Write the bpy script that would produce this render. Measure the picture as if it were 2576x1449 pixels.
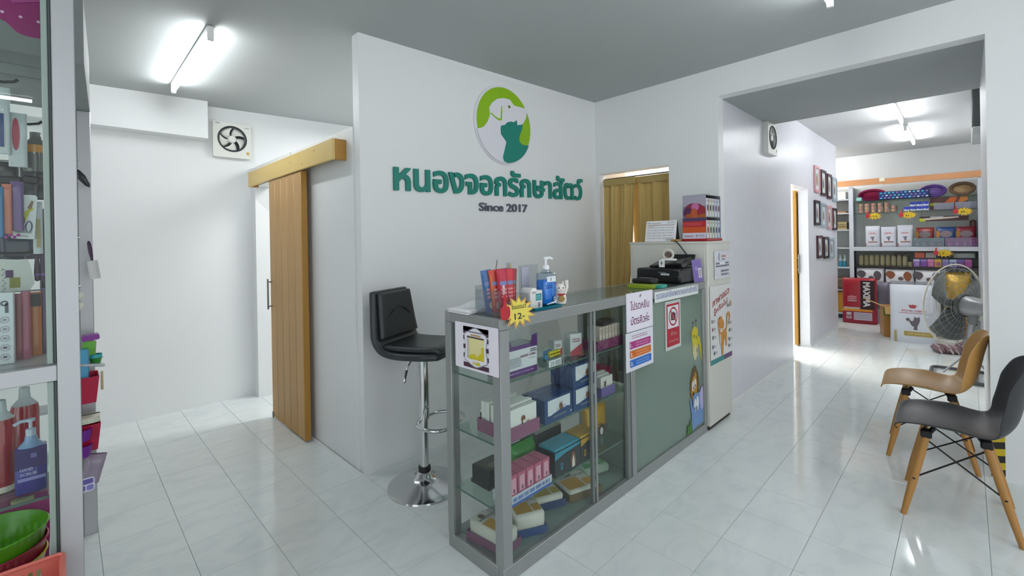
import bpy, math, random
from mathutils import Vector, Matrix, Euler
from mathutils.geometry import tessellate_polygon, interpolate_bezier, delaunay_2d_cdt
PI = math.pi
RND = random.Random(11)
SC = bpy.context.scene
for _o in list(bpy.data.objects): bpy.data.objects.remove(_o)

# ---------------------------------------------------------------- camera, world, lights, exposure
CAM_H = 1.432
cam = bpy.data.objects.new('camera', bpy.data.cameras.new('camera'))
SC.collection.objects.link(cam)
SC.camera = cam
cam.data.sensor_fit = 'HORIZONTAL'; cam.data.sensor_width = 36.0
cam.data.lens = 36.0 * 1134.5 / 2576
cam.data.shift_y = -0.0450
cam.data.clip_start = 0.05
def cam_matrix(yaw, pitch, roll):
    f = Vector((math.cos(yaw)*math.cos(pitch), math.sin(yaw)*math.cos(pitch), math.sin(pitch)))
    r = Vector((math.sin(yaw), -math.cos(yaw), 0)); u = r.cross(f)
    c, s = math.cos(roll), math.sin(roll)
    r2, u2 = r*c + u*s, u*c - r*s
    return Matrix((r2, u2, -f)).transposed().to_4x4()
cam.matrix_world = Matrix.Translation((0, 0, CAM_H)) @ cam_matrix(math.radians(45.2014), math.radians(-0.0995), math.radians(-1.0005))

world = bpy.data.worlds.new('world'); SC.world = world; world.use_nodes = True
world.node_tree.nodes['Background'].inputs[0].default_value = (0.95, 0.97, 1.0, 1)
world.node_tree.nodes['Background'].inputs[1].default_value = 1.0
SC.view_settings.view_transform = 'Standard'; SC.view_settings.look = 'None'
SC.view_settings.gamma = 1.0; SC.view_settings.use_curve_mapping = False
SC.view_settings.exposure = 0.74
TUBE_STRENGTH = 36.0
def area(name, loc, rot, sx, sy, power, col=(1, 1, 1)):
    l = bpy.data.lights.new(name, 'AREA'); l.shape = 'RECTANGLE'; l.size = sx; l.size_y = sy; l.energy = power; l.color = col
    o = bpy.data.objects.new(name, l); SC.collection.objects.link(o); o.location = loc; o.rotation_euler = rot
    return o
# daylight through the glazed shop front behind the camera
area('daylight', (1.0, -3.05, 1.45), (PI/2, 0, PI), 4.6, 2.3, 80, (0.97, 0.98, 1.0))
area('daylight', (-2.5, 0.6, 1.45), (PI/2, 0, -PI/2), 2.6, 2.2, 8, (0.97, 0.98, 1.0))
# rooms behind the two doorways
area('side_room_light', (7.0, 2.6, 2.5), (0, 0, 0), 1.2, .6, 60, (1, .98, .92))
area('rear_room_light', (4.9, 2.5, 2.5), (0, 0, 0), 1.0, .6, 22, (1, .95, .86))
area('ward_light', (2.5, 3.8, 2.65), (0, 0, 0), 1.2, .2, 22, (1, 1, 1))

# ---------------------------------------------------------------- materials
def lin(h):
    h = h.lstrip('#')
    c = [int(h[i:i+2], 16)/255 for i in (0, 2, 4)]
    return tuple(x/12.92 if x <= .04045 else ((x+.055)/1.055)**2.4 for x in c) + (1,)
_M = {}
def mat(h, rough=.5, metal=0., noise=.05, scale=14., bump=0., coat=0., emit=0., trans=0., stretch=None, tone=None, spec=.5):
    """procedural Principled surface: colour broken up by noise in object space"""
    key = (h, rough, metal, noise, scale, bump, coat, emit, trans, stretch, tone, spec)
    if key in _M: return _M[key]
    m = bpy.data.materials.new('surface_' + h.lstrip('#')); m.use_nodes = True
    nt = m.node_tree; p = nt.nodes['Principled BSDF']
    c = lin(h)
    p.inputs['Roughness'].default_value = rough; p.inputs['Metallic'].default_value = metal
    p.inputs['Coat Weight'].default_value = coat; p.inputs['Coat Roughness'].default_value = .06
    p.inputs['Transmission Weight'].default_value = trans
    p.inputs['Specular IOR Level'].default_value = spec
    if emit:
        p.inputs['Emission Color'].default_value = c; p.inputs['Emission Strength'].default_value = emit
    if noise or bump:
        tc = nt.nodes.new('ShaderNodeTexCoord'); n = nt.nodes.new('ShaderNodeTexNoise')
        n.inputs['Scale'].default_value = scale; n.inputs['Detail'].default_value = 3
        v = tc.outputs['Object']
        if stretch:
            mp = nt.nodes.new('ShaderNodeMapping'); mp.inputs['Scale'].default_value = stretch
            nt.links.new(v, mp.inputs[0]); v = mp.outputs[0]
        nt.links.new(v, n.inputs['Vector'])
        mx = nt.nodes.new('ShaderNodeMix'); mx.data_type = 'RGBA'
        b = lin(tone) if tone else tuple(min(1, x*(1+noise)) for x in c[:3]) + (1,)
        a = c if tone else tuple(x*(1-noise) for x in c[:3]) + (1,)
        mx.inputs[6].default_value = a; mx.inputs[7].default_value = b
        nt.links.new(n.outputs['Fac'], mx.inputs[0]); nt.links.new(mx.outputs[2], p.inputs['Base Color'])
        if bump:
            bp = nt.nodes.new('ShaderNodeBump'); bp.inputs['Strength'].default_value = bump; bp.inputs['Distance'].default_value = .01
            nt.links.new(n.outputs['Fac'], bp.inputs['Height']); nt.links.new(bp.outputs[0], p.inputs['Normal'])
    else:
        p.inputs['Base Color'].default_value = c
    _M[key] = m
    return m
def glass(tint='#f6faf8', rough=0., gloss=1.0, haze=0., hazecol='#9db0a8'):
    """thin sheet glass: tinted see-through plus Fresnel reflection, optional whitish film"""
    key = ('glass', tint, rough, gloss, haze, hazecol)
    if key in _M: return _M[key]
    m = bpy.data.materials.new('glass'); m.use_nodes = True; nt = m.node_tree; nt.nodes.clear()
    out = nt.nodes.new('ShaderNodeOutputMaterial'); tr = nt.nodes.new('ShaderNodeBsdfTransparent'); gl = nt.nodes.new('ShaderNodeBsdfGlossy')
    tr.inputs[0].default_value = lin(tint); gl.inputs['Roughness'].default_value = rough
    fr = nt.nodes.new('ShaderNodeLayerWeight'); fr.inputs[0].default_value = .5
    pw = nt.nodes.new('ShaderNodeMath'); pw.operation = 'POWER'; pw.inputs[1].default_value = 5
    nt.links.new(fr.outputs['Facing'], pw.inputs[0])
    mu = nt.nodes.new('ShaderNodeMath'); mu.operation = 'MULTIPLY_ADD'; mu.use_clamp = True
    mu.inputs[1].default_value = .9*gloss; mu.inputs[2].default_value = .032*gloss
    nt.links.new(pw.outputs[0], mu.inputs[0])
    base = tr.outputs[0]
    if haze:
        di = nt.nodes.new('ShaderNodeBsdfDiffuse'); di.inputs[0].default_value = lin(hazecol)
        tl = nt.nodes.new('ShaderNodeBsdfTranslucent'); tl.inputs[0].default_value = lin(hazecol)
        a = nt.nodes.new('ShaderNodeMixShader'); a.inputs[0].default_value = .35
        nt.links.new(di.outputs[0], a.inputs[1]); nt.links.new(tl.outputs[0], a.inputs[2])
        b = nt.nodes.new('ShaderNodeMixShader'); b.inputs[0].default_value = haze
        nt.links.new(tr.outputs[0], b.inputs[1]); nt.links.new(a.outputs[0], b.inputs[2]); base = b.outputs[0]
    mx = nt.nodes.new('ShaderNodeMixShader')
    nt.links.new(mu.outputs[0], mx.inputs[0]); nt.links.new(base, mx.inputs[1]); nt.links.new(gl.outputs[0], mx.inputs[2])
    nt.links.new(mx.outputs[0], out.inputs[0])
    _M[key] = m
    return m
def flat(h, rough=.6): return mat(h, rough, noise=.03, scale=40.)

# ---------------------------------------------------------------- mesh building
def area2(p): return sum(p[i][0]*p[(i+1) % len(p)][1] - p[(i+1) % len(p)][0]*p[i][1] for i in range(len(p)))/2
I4 = Matrix.Identity(4)
def T(x, y, z): return Matrix.Translation((x, y, z))
def RZ(a): return Matrix.Rotation(a, 4, 'Z')
def RX(a): return Matrix.Rotation(a, 4, 'X')
def RY(a): return Matrix.Rotation(a, 4, 'Y')
class MB:
    def __init__(s): s.v = []; s.f = []; s.mi = []; s.m = 0; s.x = I4
    def vert(s, p): s.v.append(tuple(s.x @ Vector(p))); return len(s.v)-1
    def face(s, *i): s.f.append(i); s.mi.append(s.m)
    def box(s, x0, y0, z0, x1, y1, z1, b=0.):
        if b <= 0:
            i = [s.vert((x, y, z)) for x in (x0, x1) for y in (y0, y1) for z in (z0, z1)]
            for q in ((0, 1, 3, 2), (4, 6, 7, 5), (0, 4, 5, 1), (2, 3, 7, 6), (0, 2, 6, 4), (1, 5, 7, 3)): s.face(*[i[k] for k in q])
            return s
        b = min(b, abs(x1-x0)*.49, abs(y1-y0)*.49, abs(z1-z0)*.49)
        c, h = ((x0+x1)/2, (y0+y1)/2, (z0+z1)/2), ((x1-x0)/2, (y1-y0)/2, (z1-z0)/2)
        V = {}
        for sx in (-1, 1):
            for sy in (-1, 1):
                for sz in (-1, 1):
                    for a in range(3):
                        sg = (sx, sy, sz)
                        V[sx, sy, sz, a] = s.vert([c[k] + sg[k]*(h[k] - (0 if k == a else b)) for k in range(3)])
        for a in range(3):
            o = [k for k in range(3) if k != a]
            for sg in (-1, 1):
                def g(p, q, ax=a):
                    t = [0, 0, 0]; t[a] = sg; t[o[0]] = p; t[o[1]] = q
                    return V[tuple(t)+(ax,)]
                L = [g(-1, -1), g(1, -1), g(1, 1), g(-1, 1)]
                if (sg > 0) != (a != 1): L.reverse()
                s.face(*L)
        for a in range(3):
            p, q = [k for k in range(3) if k != a]
            for sp in (-1, 1):
                for sq in (-1, 1):
                    def g(e, ax):
                        t = [0, 0, 0]; t[a] = e; t[p] = sp; t[q] = sq
                        return V[tuple(t)+(ax,)]
                    L = [g(-1, p), g(1, p), g(1, q), g(-1, q)]
                    s._orient(L, c)
        for sx in (-1, 1):
            for sy in (-1, 1):
                for sz in (-1, 1): s._orient([V[sx, sy, sz, 0], V[sx, sy, sz, 1], V[sx, sy, sz, 2]], c)
        return s
    def _orient(s, L, c):
        P = [Vector(s.v[i]) for i in L]; n = (P[1]-P[0]).cross(P[2]-P[0])
        if n.dot(sum(P, Vector())/len(P) - (s.x @ Vector(c))) < 0: L = L[::-1]
        s.face(*L)
    def cbox(s, cx, cy, cz, w, d, h, b=0.): return s.box(cx-w/2, cy-d/2, cz-h/2, cx+w/2, cy+d/2, cz+h/2, b)
    def bar(s, a, b, r0, r1=None, n=8, cap=True):
        """round bar from a to b"""
        r1 = r0 if r1 is None else r1
        a, b = Vector(a), Vector(b); d = (b-a).normalized()
        u = d.orthogonal().normalized(); w = d.cross(u)
        A = [s.vert(a + (u*math.cos(2*PI*k/n) + w*math.sin(2*PI*k/n))*r0) for k in range(n)]
        B = [s.vert(b + (u*math.cos(2*PI*k/n) + w*math.sin(2*PI*k/n))*r1) for k in range(n)]
        for k in range(n): s.face(A[k], A[(k+1) % n], B[(k+1) % n], B[k])
        if cap: s.face(*A[::-1]); s.face(*B)
        return s
    def tube(s, pts, r, n=8, closed=False):
        pts = [Vector(p) for p in pts]; N = len(pts); rings = []; prev = None
        for i, p in enumerate(pts):
            d = (pts[(i+1) % N] - pts[i-1]) if closed else (pts[min(i+1, N-1)] - pts[max(i-1, 0)])
            d.normalize()
            u = d.orthogonal().normalized() if prev is None else (prev - d*prev.dot(d)).normalized()
            prev = u; w = d.cross(u); rr = r[i] if isinstance(r, (list, tuple)) else r
            rings.append([s.vert(p + (u*math.cos(2*PI*k/n) + w*math.sin(2*PI*k/n))*rr) for k in range(n)])
        for i in range(N if closed else N-1):
            A, B = rings[i], rings[(i+1) % N]
            for k in range(n): s.face(A[k], A[(k+1) % n], B[(k+1) % n], B[k])
        if not closed: s.face(*rings[0][::-1]); s.face(*rings[-1])
        return s
    def lathe(s, prof, n=24, c=(0, 0, 0), sx=1., sy=1., cap=True):
        rings = []
        for r, z in prof:
            rings.append([s.vert((c[0]+r*sx*math.cos(2*PI*k/n), c[1]+r*sy*math.sin(2*PI*k/n), c[2]+z)) for k in range(n)])
        for A, B in zip(rings, rings[1:]):
            for k in range(n): s.face(A[k], A[(k+1) % n], B[(k+1) % n], B[k])
        if cap:
            if prof[0][0] > 1e-6: s.face(*rings[0][::-1])
            if prof[-1][0] > 1e-6: s.face(*rings[-1])
        return s
    def prism(s, poly, y0, y1, holes=()):
        """outline in x,z extruded from y0 (front) to y1"""
        loops = [list(poly)] + [list(h) for h in holes]
        flatl = [p for l in loops for p in l]
        F = [s.vert((p[0], y0, p[1])) for p in flatl]; B = [s.vert((p[0], y1, p[1])) for p in flatl]
        for t in tessellate_polygon([[Vector((p[0], p[1], 0)) for p in l] for l in loops]):
            q = [flatl[i] for i in t]
            t = list(t) if area2(q) > 0 else list(t)[::-1]
            s.face(*[F[i] for i in t]); s.face(*[B[i] for i in t[::-1]])
        k = 0
        for li, l in enumerate(loops):
            n = len(l); pos = area2(l) > 0
            if li: pos = not pos
            for i in range(n):
                a, b = k+i, k+(i+1) % n
                if pos == (li == 0): s.face(F[a], B[a], B[b], F[b]) if pos else s.face(F[b], B[b], B[a], F[a])
                else: s.face(F[b], B[b], B[a], F[a]) if not pos else s.face(F[a], B[a], B[b], F[b])
            k += n
        return s
    def flatpoly(s, poly, y=0., holes=()):
        loops = [list(poly)] + [list(h) for h in holes]; fl = [p for l in loops for p in l]
        F = [s.vert((p[0], y, p[1])) for p in fl]
        for t in tessellate_polygon([[Vector((p[0], p[1], 0)) for p in l] for l in loops]):
            t = list(t) if area2([fl[i] for i in t]) > 0 else list(t)[::-1]
            s.face(*[F[i] for i in t])
        return s
    def grid(s, fn, nu, nv, flip=False):
        G = [[s.vert(fn(i/nu, j/nv)) for j in range(nv+1)] for i in range(nu+1)]
        for i in range(nu):
            for j in range(nv):
                q = (G[i][j], G[i+1][j], G[i+1][j+1], G[i][j+1])
                s.face(*(q[::-1] if flip else q))
        return s
    def mesh(s, name, mats, smooth=38):
        me = bpy.data.meshes.new(name); me.from_pydata(s.v, [], s.f)
        ms = mats if isinstance(mats, (list, tuple)) else [mats]
        for m in ms: me.materials.append(m)
        if len(ms) > 1: me.polygons.foreach_set('material_index', s.mi)
        if smooth:
            me.shade_smooth(); me.set_sharp_from_angle(angle=math.radians(smooth))
        me.update()
        return me
    def obj(s, name, mats, parent=None, loc=(0, 0, 0), rotz=0., smooth=38, label=None, solid=0., sub=0):
        o = bpy.data.objects.new(name, s.mesh(name, mats, smooth)); SC.collection.objects.link(o)
        o.location = loc; o.rotation_euler = (0, 0, rotz)
        if parent is not None: o.parent = parent
        if label: o['label'] = label
        if solid:
            md = o.modifiers.new('solid', 'SOLIDIFY'); md.thickness = solid; md.offset = 0
        if sub:
            md = o.modifiers.new('sub', 'SUBSURF'); md.levels = sub; md.render_levels = sub
        return o
def tag(o, label, cat, group=None):
    o['label'] = label; o['category'] = cat
    if group: o['group'] = group
    return o
def thing(name, label, cat, loc=(0, 0, 0), rotz=0., group=None, rot=None):
    o = bpy.data.objects.new(name, None); SC.collection.objects.link(o)
    o.location = loc; o.rotation_euler = rot if rot else (0, 0, rotz); o.empty_display_size = .05
    return tag(o, label, cat, group)
def struct(name, mb, m, smooth=30):
    o = mb.obj(name, m, smooth=smooth); o['kind'] = 'structure'
    return o
def dup(root, loc=None, rotz=None, label=None):
    def cp(o, par):
        c = o.copy(); SC.collection.objects.link(c)
        if par is not None: c.parent = par
        for k in o.children: cp(k, c)
        return c
    r = cp(root, None)
    if loc is not None: r.location = loc
    if rotz is not None: r.rotation_euler = (0, 0, rotz)
    if label: r['label'] = label
    return r
def ellipse(cx, cz, rx, rz, n=28, a0=0., a1=2*PI):
    full = abs(a1-a0-2*PI) < 1e-6
    return [(cx+rx*math.cos(a0+(a1-a0)*k/(n if full else n-1)), cz+rz*math.sin(a0+(a1-a0)*k/(n if full else n-1))) for k in range(n)]
def rrect(x0, z0, x1, z1, r, n=4):
    out = []
    for cx, cz, a in ((x1-r, z0+r, -PI/2), (x1-r, z1-r, 0), (x0+r, z1-r, PI/2), (x0+r, z0+r, PI)):
        out += [(cx+r*math.cos(a+PI/2*k/n), cz+r*math.sin(a+PI/2*k/n)) for k in range(n+1)]
    return out
def smoothpoly(pts, n=5):
    """closed Catmull-Rom through the points"""
    out = []; N = len(pts)
    for i in range(N):
        p0, p1, p2, p3 = (Vector(pts[(i+k-1) % N]) for k in range(4))
        for k in range(n):
            t = k/n
            q = .5*((2*p1) + (p2-p0)*t + (2*p0-5*p1+4*p2-p3)*t*t + (3*p1-p0-3*p2+p3)*t**3)
            out.append((q.x, q.y))
    return out
def spline(pts, n=6):
    out = []; N = len(pts); P = [Vector(p) for p in pts]
    for i in range(N-1):
        p0, p1, p2, p3 = P[max(i-1, 0)], P[i], P[i+1], P[min(i+2, N-1)]
        for k in range(n):
            t = k/n
            out.append(.5*((2*p1) + (p2-p0)*t + (2*p0-5*p1+4*p2-p3)*t*t + (3*p1-p0-3*p2+p3)*t**3))
    out.append(P[-1])
    return out
def starburst(rx, rz, n=14, inner=.72, ph=0., seed=3):
    q = random.Random(seed); out = []
    for k in range(2*n):
        a = ph + PI*k/n; f = 1+q.uniform(-.06, .08) if k % 2 == 0 else inner+q.uniform(-.05, .05)
        out.append((rx*f*math.cos(a), rz*f*math.sin(a)))
    return out

# ---------------------------------------------------------------- lettering
_G = {}
def inside(p, poly):
    c = False; n = len(poly)
    for i in range(n):
        (x0, y0), (x1, y1) = poly[i], poly[i-1]
        if (y0 > p[1]) != (y1 > p[1]) and p[0] < (x1-x0)*(p[1]-y0)/(y1-y0)+x0: c = not c
    return c
def glyphs(text, bold=0., n=3):
    """outlines of a line of text, size 1: list of (outline, holes), sorted left to right, and the width"""
    key = (text, bold, n)
    if key in _G: return _G[key]
    cu = bpy.data.curves.new('lettering', 'FONT'); cu.body = text; cu.size = 1
    to = bpy.data.objects.new('lettering', cu); SC.collection.objects.link(to)
    dg = bpy.context.evaluated_depsgraph_get(); dg.update()
    c2 = to.evaluated_get(dg).to_curve(dg)
    loops = []
    for sp in c2.splines:
        pts = []
        if sp.type == 'BEZIER':
            bp = sp.bezier_points; N = len(bp)
            for i in range(N):
                a, b = bp[i], bp[(i+1) % N]
                straight = (a.handle_right-a.co).cross(b.co-a.co).length < 1e-5 and (b.handle_left-b.co).cross(b.co-a.co).length < 1e-5
                q = [a.co] if straight else interpolate_bezier(a.co, a.handle_right, b.handle_left, b.co, n+1)[:-1]
                pts += [(v.x, v.y) for v in q]
        else: pts = [(p.co.x, p.co.y) for p in sp.points]
        cl = []
        for p in pts:
            if not cl or math.hypot(p[0]-cl[-1][0], p[1]-cl[-1][1]) > 1e-4: cl.append(p)
        if len(cl) > 2 and math.hypot(cl[0][0]-cl[-1][0], cl[0][1]-cl[-1][1]) < 1e-4: cl.pop()
        if len(cl) > 2: loops.append(cl)
    to.evaluated_get(dg).to_curve_clear()
    bpy.data.objects.remove(to); bpy.data.curves.remove(cu)
    if not loops: return [], 1.
    sg = 1 if area2(max(loops, key=lambda l: abs(area2(l)))) > 0 else -1
    L2 = []
    for l in loops:
        s = area2(l)*sg > 0
        if bold:
            N = len(l); m = []
            for i in range(N):
                a, b, c = Vector(l[i-1]), Vector(l[i]), Vector(l[(i+1) % N])
                d1, d2 = (b-a).normalized(), (c-b).normalized()
                n1, n2 = Vector((d1.y, -d1.x))*sg, Vector((d2.y, -d2.x))*sg
                t = n1+n2
                t = t.normalized()*min(1.6, 1/max(.5, (t.normalized()).dot(n1))) if t.length > 1e-4 else n1
                m.append((b.x+t.x*bold, b.y+t.y*bold))
            l = m
        L2.append((s, l))
    outs = [[l, []] for s, l in L2 if s]
    for s, l in L2:
        if not s:
            c = [o for o in outs if inside(l[0], o[0])]
            if c: min(c, key=lambda o: abs(area2(o[0])))[1].append(l)
    outs.sort(key=lambda o: min(p[0] for p in o[0]))
    x0 = min(p[0] for o in outs for p in o[0]); x1 = max(p[0] for o in outs for p in o[0])
    res = ([([(p[0]-x0, p[1]) for p in o], [[(p[0]-x0, p[1]) for p in h] for h in hs]) for o, hs in outs], x1-x0)
    _G[key] = res
    return res

def winding(p, loops):
    w = 0
    for l in loops:
        for i in range(len(l)):
            (x0, y0), (x1, y1) = l[i-1], l[i]
            if (y0 <= p[1]) != (y1 <= p[1]):
                s = (x1-x0)*(p[1]-y0) - (p[0]-x0)*(y1-y0)
                if y1 > y0 and s > 0: w += 1
                elif y1 < y0 and s < 0: w -= 1
    return w
_F = {}
def letter_fills(text, bold=0., n=3):
    """per letter cluster: points, triangles and outline edges, filled by the non-zero rule so overlapping strokes stay solid"""
    key = (text, bold, n)
    if key in _F: return _F[key]
    G, w = glyphs(text, bold, n); cl = []
    for o, hs in G:
        a, b = min(p[0] for p in o), max(p[0] for p in o)
        if cl and a < cl[-1][1] - .25*min(b-a, cl[-1][1]-cl[-1][0]): cl[-1][1] = max(b, cl[-1][1]); cl[-1][2] += [o] + hs
        else: cl.append([a, b, [o] + hs])
    res = []
    for a, b, loops in cl:
        V, E = [], []
        for l in loops:
            k = len(V); V += [Vector(p) for p in l]; E += [(k+i, k+(i+1) % len(l)) for i in range(len(l))]
        v, e, f = delaunay_2d_cdt(V, E, [], 0, 1e-5)[:3]
        tris = []
        for t in f:
            c = (sum(v[i].x for i in t)/3, sum(v[i].y for i in t)/3)
            if winding(c, loops): tris.append(tuple(t) if area2([v[i] for i in t]) > 0 else tuple(t)[::-1])
        ed = {}
        for t in tris:
            for i in range(3): ed[t[i], t[(i+1) % 3]] = 1
        res.append(([(p.x, p.y) for p in v], tris, [q for q in ed if q[::-1] not in ed]))
    _F[key] = (res, w)
    return _F[key]

class Print:
    """flat printing on a face: shapes in x (right) and z (up), facing -y, layered outwards by hairs"""
    def __init__(s): s.mb = MB(); s.mats = []; s.k = 0; s.step = .0004
    def _m(s, h):
        m = h if not isinstance(h, str) else flat(h)
        if m not in s.mats: s.mats.append(m)
        s.mb.m = s.mats.index(m)
    def poly(s, pts, h, holes=(), up=True):
        s._m(h)
        if up: s.k += 1
        s.mb.flatpoly(pts, -s.k*s.step, holes); return s
    def rect(s, x0, z0, x1, z1, h, up=True): return s.poly([(x0, z0), (x1, z0), (x1, z1), (x0, z1)], h, up=up)
    def ell(s, cx, cz, rx, rz, h, n=20, up=True): return s.poly(ellipse(cx, cz, rx, rz, n), h, up=up)
    def ring(s, cx, cz, r, w, h, rz=None, up=True):
        rz = rz or r
        return s.poly(ellipse(cx, cz, r, rz, 28), h, [ellipse(cx, cz, r-w, rz-w, 28)], up)
    def text(s, t, cx, z, size, h, width=None, bold=0., align='c', slant=0., arc=0., n=2):
        G, w = letter_fills(t, bold, n); s._m(h); s.k += 1
        sx = size if width is None else width/w
        x0 = cx - w*sx/2 if align == 'c' else cx
        def tr(p):
            x, y = x0+p[0]*sx, p[1]*size
            return (x, z + y + slant*(x-cx) + arc*(x-cx)**2)
        for v, tris, _ in G:
            I = [s.mb.vert((q[0], -s.k*s.step, q[1])) for q in map(tr, v)]
            for a in tris: s.mb.face(*[I[i] for i in a])
        return s
    def lines(s, x0, x1, z0, z1, n, h, seed=1, fill=.55):
        """rows of small unreadable print as short dashes"""
        q = random.Random(seed); s._m(h); s.k += 1; dz = (z1-z0)/n
        for i in range(n):
            x = x0; z = z1-dz*(i+.5)
            while x < x1-.001:
                w = (x1-x0)*q.uniform(.06, .2); e = min(x+w, x1)
                s.mb.flatpoly([(x, z-dz*fill/2), (e, z-dz*fill/2), (e, z+dz*fill/2), (x, z+dz*fill/2)], -s.k*s.step)
                x = e+(x1-x0)*.03
        return s
    def obj(s, parent, x=I4, name='printed_label'):
        o = s.mb.obj(name, s.mats or flat('#ffffff'), smooth=0); o.matrix_local = x
        o.parent = parent
        return o

# ================================================================ the setting
def plaster(name, h, rough, tone, veins=False):
    return mat(h, rough=rough, noise=.02, scale=3., tone=tone)
WALL = mat('#eceeee', rough=.42, tone='#e6e9ea', scale=1.6, noise=.02)
GLOSSWALL = mat('#e4e5ec', rough=.3, tone='#dcdde5', scale=9., noise=.02, bump=.12, spec=.35)
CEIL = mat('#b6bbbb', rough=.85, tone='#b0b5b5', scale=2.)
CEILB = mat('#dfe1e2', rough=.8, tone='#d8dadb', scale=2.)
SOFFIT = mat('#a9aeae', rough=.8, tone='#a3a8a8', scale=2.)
GROUT = mat('#a9b3b4', rough=.8, scale=20.)
ALU = mat('#9ca09f', rough=.38, metal=.55, noise=.05, scale=6., stretch=(1, 1, .2))
ALUDARK = mat('#7f8584', rough=.45, metal=.4, noise=.05)
CHROME = mat('#d4d6d8', rough=.12, metal=1., noise=.02)
STEEL = mat('#8d9190', rough=.3, metal=.9, noise=.04)
GLASS = glass('#f8fbfa')
SHELFGLASS = glass('#eef8f3')
BLACK = mat('#1d1f22', rough=.45, noise=.1)
WHITE = mat('#eff0ef', rough=.5, noise=.02)
PAPER = mat('#f3f4f7', rough=.55, noise=.02)

def tile_material():
    m = bpy.data.materials.new('marble_tile'); m.use_nodes = True; nt = m.node_tree; p = nt.nodes['Principled BSDF']
    tc = nt.nodes.new('ShaderNodeTexCoord'); oi = nt.nodes.new('ShaderNodeObjectInfo')
    cm = nt.nodes.new('ShaderNodeCombineXYZ'); sc = nt.nodes.new('ShaderNodeVectorMath'); sc.operation = 'SCALE'; sc.inputs['Scale'].default_value = 37.
    for k in range(3): nt.links.new(oi.outputs['Random'], cm.inputs[k])
    nt.links.new(cm.outputs[0], sc.inputs[0])
    ad = nt.nodes.new('ShaderNodeVectorMath'); ad.operation = 'ADD'
    nt.links.new(tc.outputs['Object'], ad.inputs[0]); nt.links.new(sc.outputs[0], ad.inputs[1])
    mp = nt.nodes.new('ShaderNodeMapping'); mp.inputs['Rotation'].default_value = (0, 0, .6); mp.inputs['Scale'].default_value = (3., 5.5, 1)
    nt.links.new(ad.outputs[0], mp.inputs[0])
    n = nt.nodes.new('ShaderNodeTexNoise'); n.inputs['Scale'].default_value = 1.6; n.inputs['Detail'].default_value = 5; n.inputs['Distortion'].default_value = 1.2
    nt.links.new(mp.outputs[0], n.inputs['Vector'])
    r = nt.nodes.new('ShaderNodeValToRGB'); e = r.color_ramp.elements
    e[0].position = .2; e[0].color = lin('#d8e0e1'); e[1].position = .55; e[1].color = lin('#e6eceb')
    nt.links.new(n.outputs['Fac'], r.inputs[0]); nt.links.new(r.outputs[0], p.inputs['Base Color'])
    p.inputs['Roughness'].default_value = .09; p.inputs['IOR'].default_value = 1.5
    return m
TILE = tile_material()
def floor_build():
    mb = MB(); mb.box(-2.7, -3.3, -.05, 10.2, 5.1, -.0022)
    fl = struct('floor', mb, GROUT)
    t = .30; ox, oy = 1.603, 1.140; g = .0011
    me = MB().box(g, g, -.006, t-g, t-g, 0, .0007).mesh('tile', TILE, 0)
    cells = []
    for i in range(-15, 29):
        for j in range(-15, 14):
            x, y = ox+i*t, oy+j*t
            if x < -2.6 or y < -3.2 or x > 9.9 or y > 4.86: continue
            cx, cy = x+t/2, y+t/2; d = (cx+cy)*.707; s = (cx-cy)*.707
            seen = d > 1.45 and abs(s) < 1.17*d + .3
            if cx > 4.0 and cy > 1.5 or cy > 2.64 and cx > 1.5 or cx > 3.9 and cy < -.3: seen = False
            cells.append((0 if seen else 1, d, x, y))
    cells.sort()
    rest = MB()
    for k, (hid, d, x, y) in enumerate(cells):
        if k < 300 and not hid:
            o = bpy.data.objects.new('tile', me); SC.collection.objects.link(o); o.parent = fl; o.location = (x, y, 0)
        else: rest.box(x+g, y+g, -.006, x+t-g, y+t-g, 0)
    r = rest.obj('tile_field', TILE, fl, smooth=0); r['kind'] = 'stuff'
floor_build()

def ceil_z(x, y): return 2.738 + .031*(x-1.3) - .007*(y-2.64)
mb = MB()
def slab(mb, x0, y0, x1, y1, zf, top):
    i = [mb.vert((x, y, zf(x, y) if k == 0 else top)) for x in (x0, x1) for y in (y0, y1) for k in (0, 1)]
    for q in ((0, 1, 3, 2), (4, 6, 7, 5), (0, 4, 5, 1), (2, 3, 7, 6), (0, 2, 6, 4), (1, 5, 7, 3)): mb.face(*[i[k] for k in q])
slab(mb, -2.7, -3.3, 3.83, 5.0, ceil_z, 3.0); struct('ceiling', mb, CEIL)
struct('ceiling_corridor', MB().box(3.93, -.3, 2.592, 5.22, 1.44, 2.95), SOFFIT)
struct('ceiling_back', MB().box(5.22, -.4, 2.83, 10.1, 3.4, 2.95).box(3.93, 1.44, 2.83, 5.22, 3.4, 2.95), CEILB)
HT = 2.92
struct('wall_back', MB().box(-2.7, 4.86, 0, 3.95, 4.98, HT), WALL)
mb = MB(); mb.box(-2.6, 4.70, 2.385, .915, 4.86, 2.72); struct('trim_1', mb, WALL)
# sign wall and the low wall with the sliding door
struct('wall_sign', MB().box(1.302, 2.63, 0, 3.82, 2.71, HT), WALL)
struct('wall_door', MB().box(1.295, 2.71, 0, 1.41, 3.78, 2.17).box(1.285, 4.72, 0, 1.41, 4.86, 2.17).box(1.285, 3.78, 1.99, 1.41, 4.72, 2.17), WALL)
struct('baseboard_left', MB().box(1.279, 2.64, 0, 1.285, 3.77, .014), WHITE)
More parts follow.
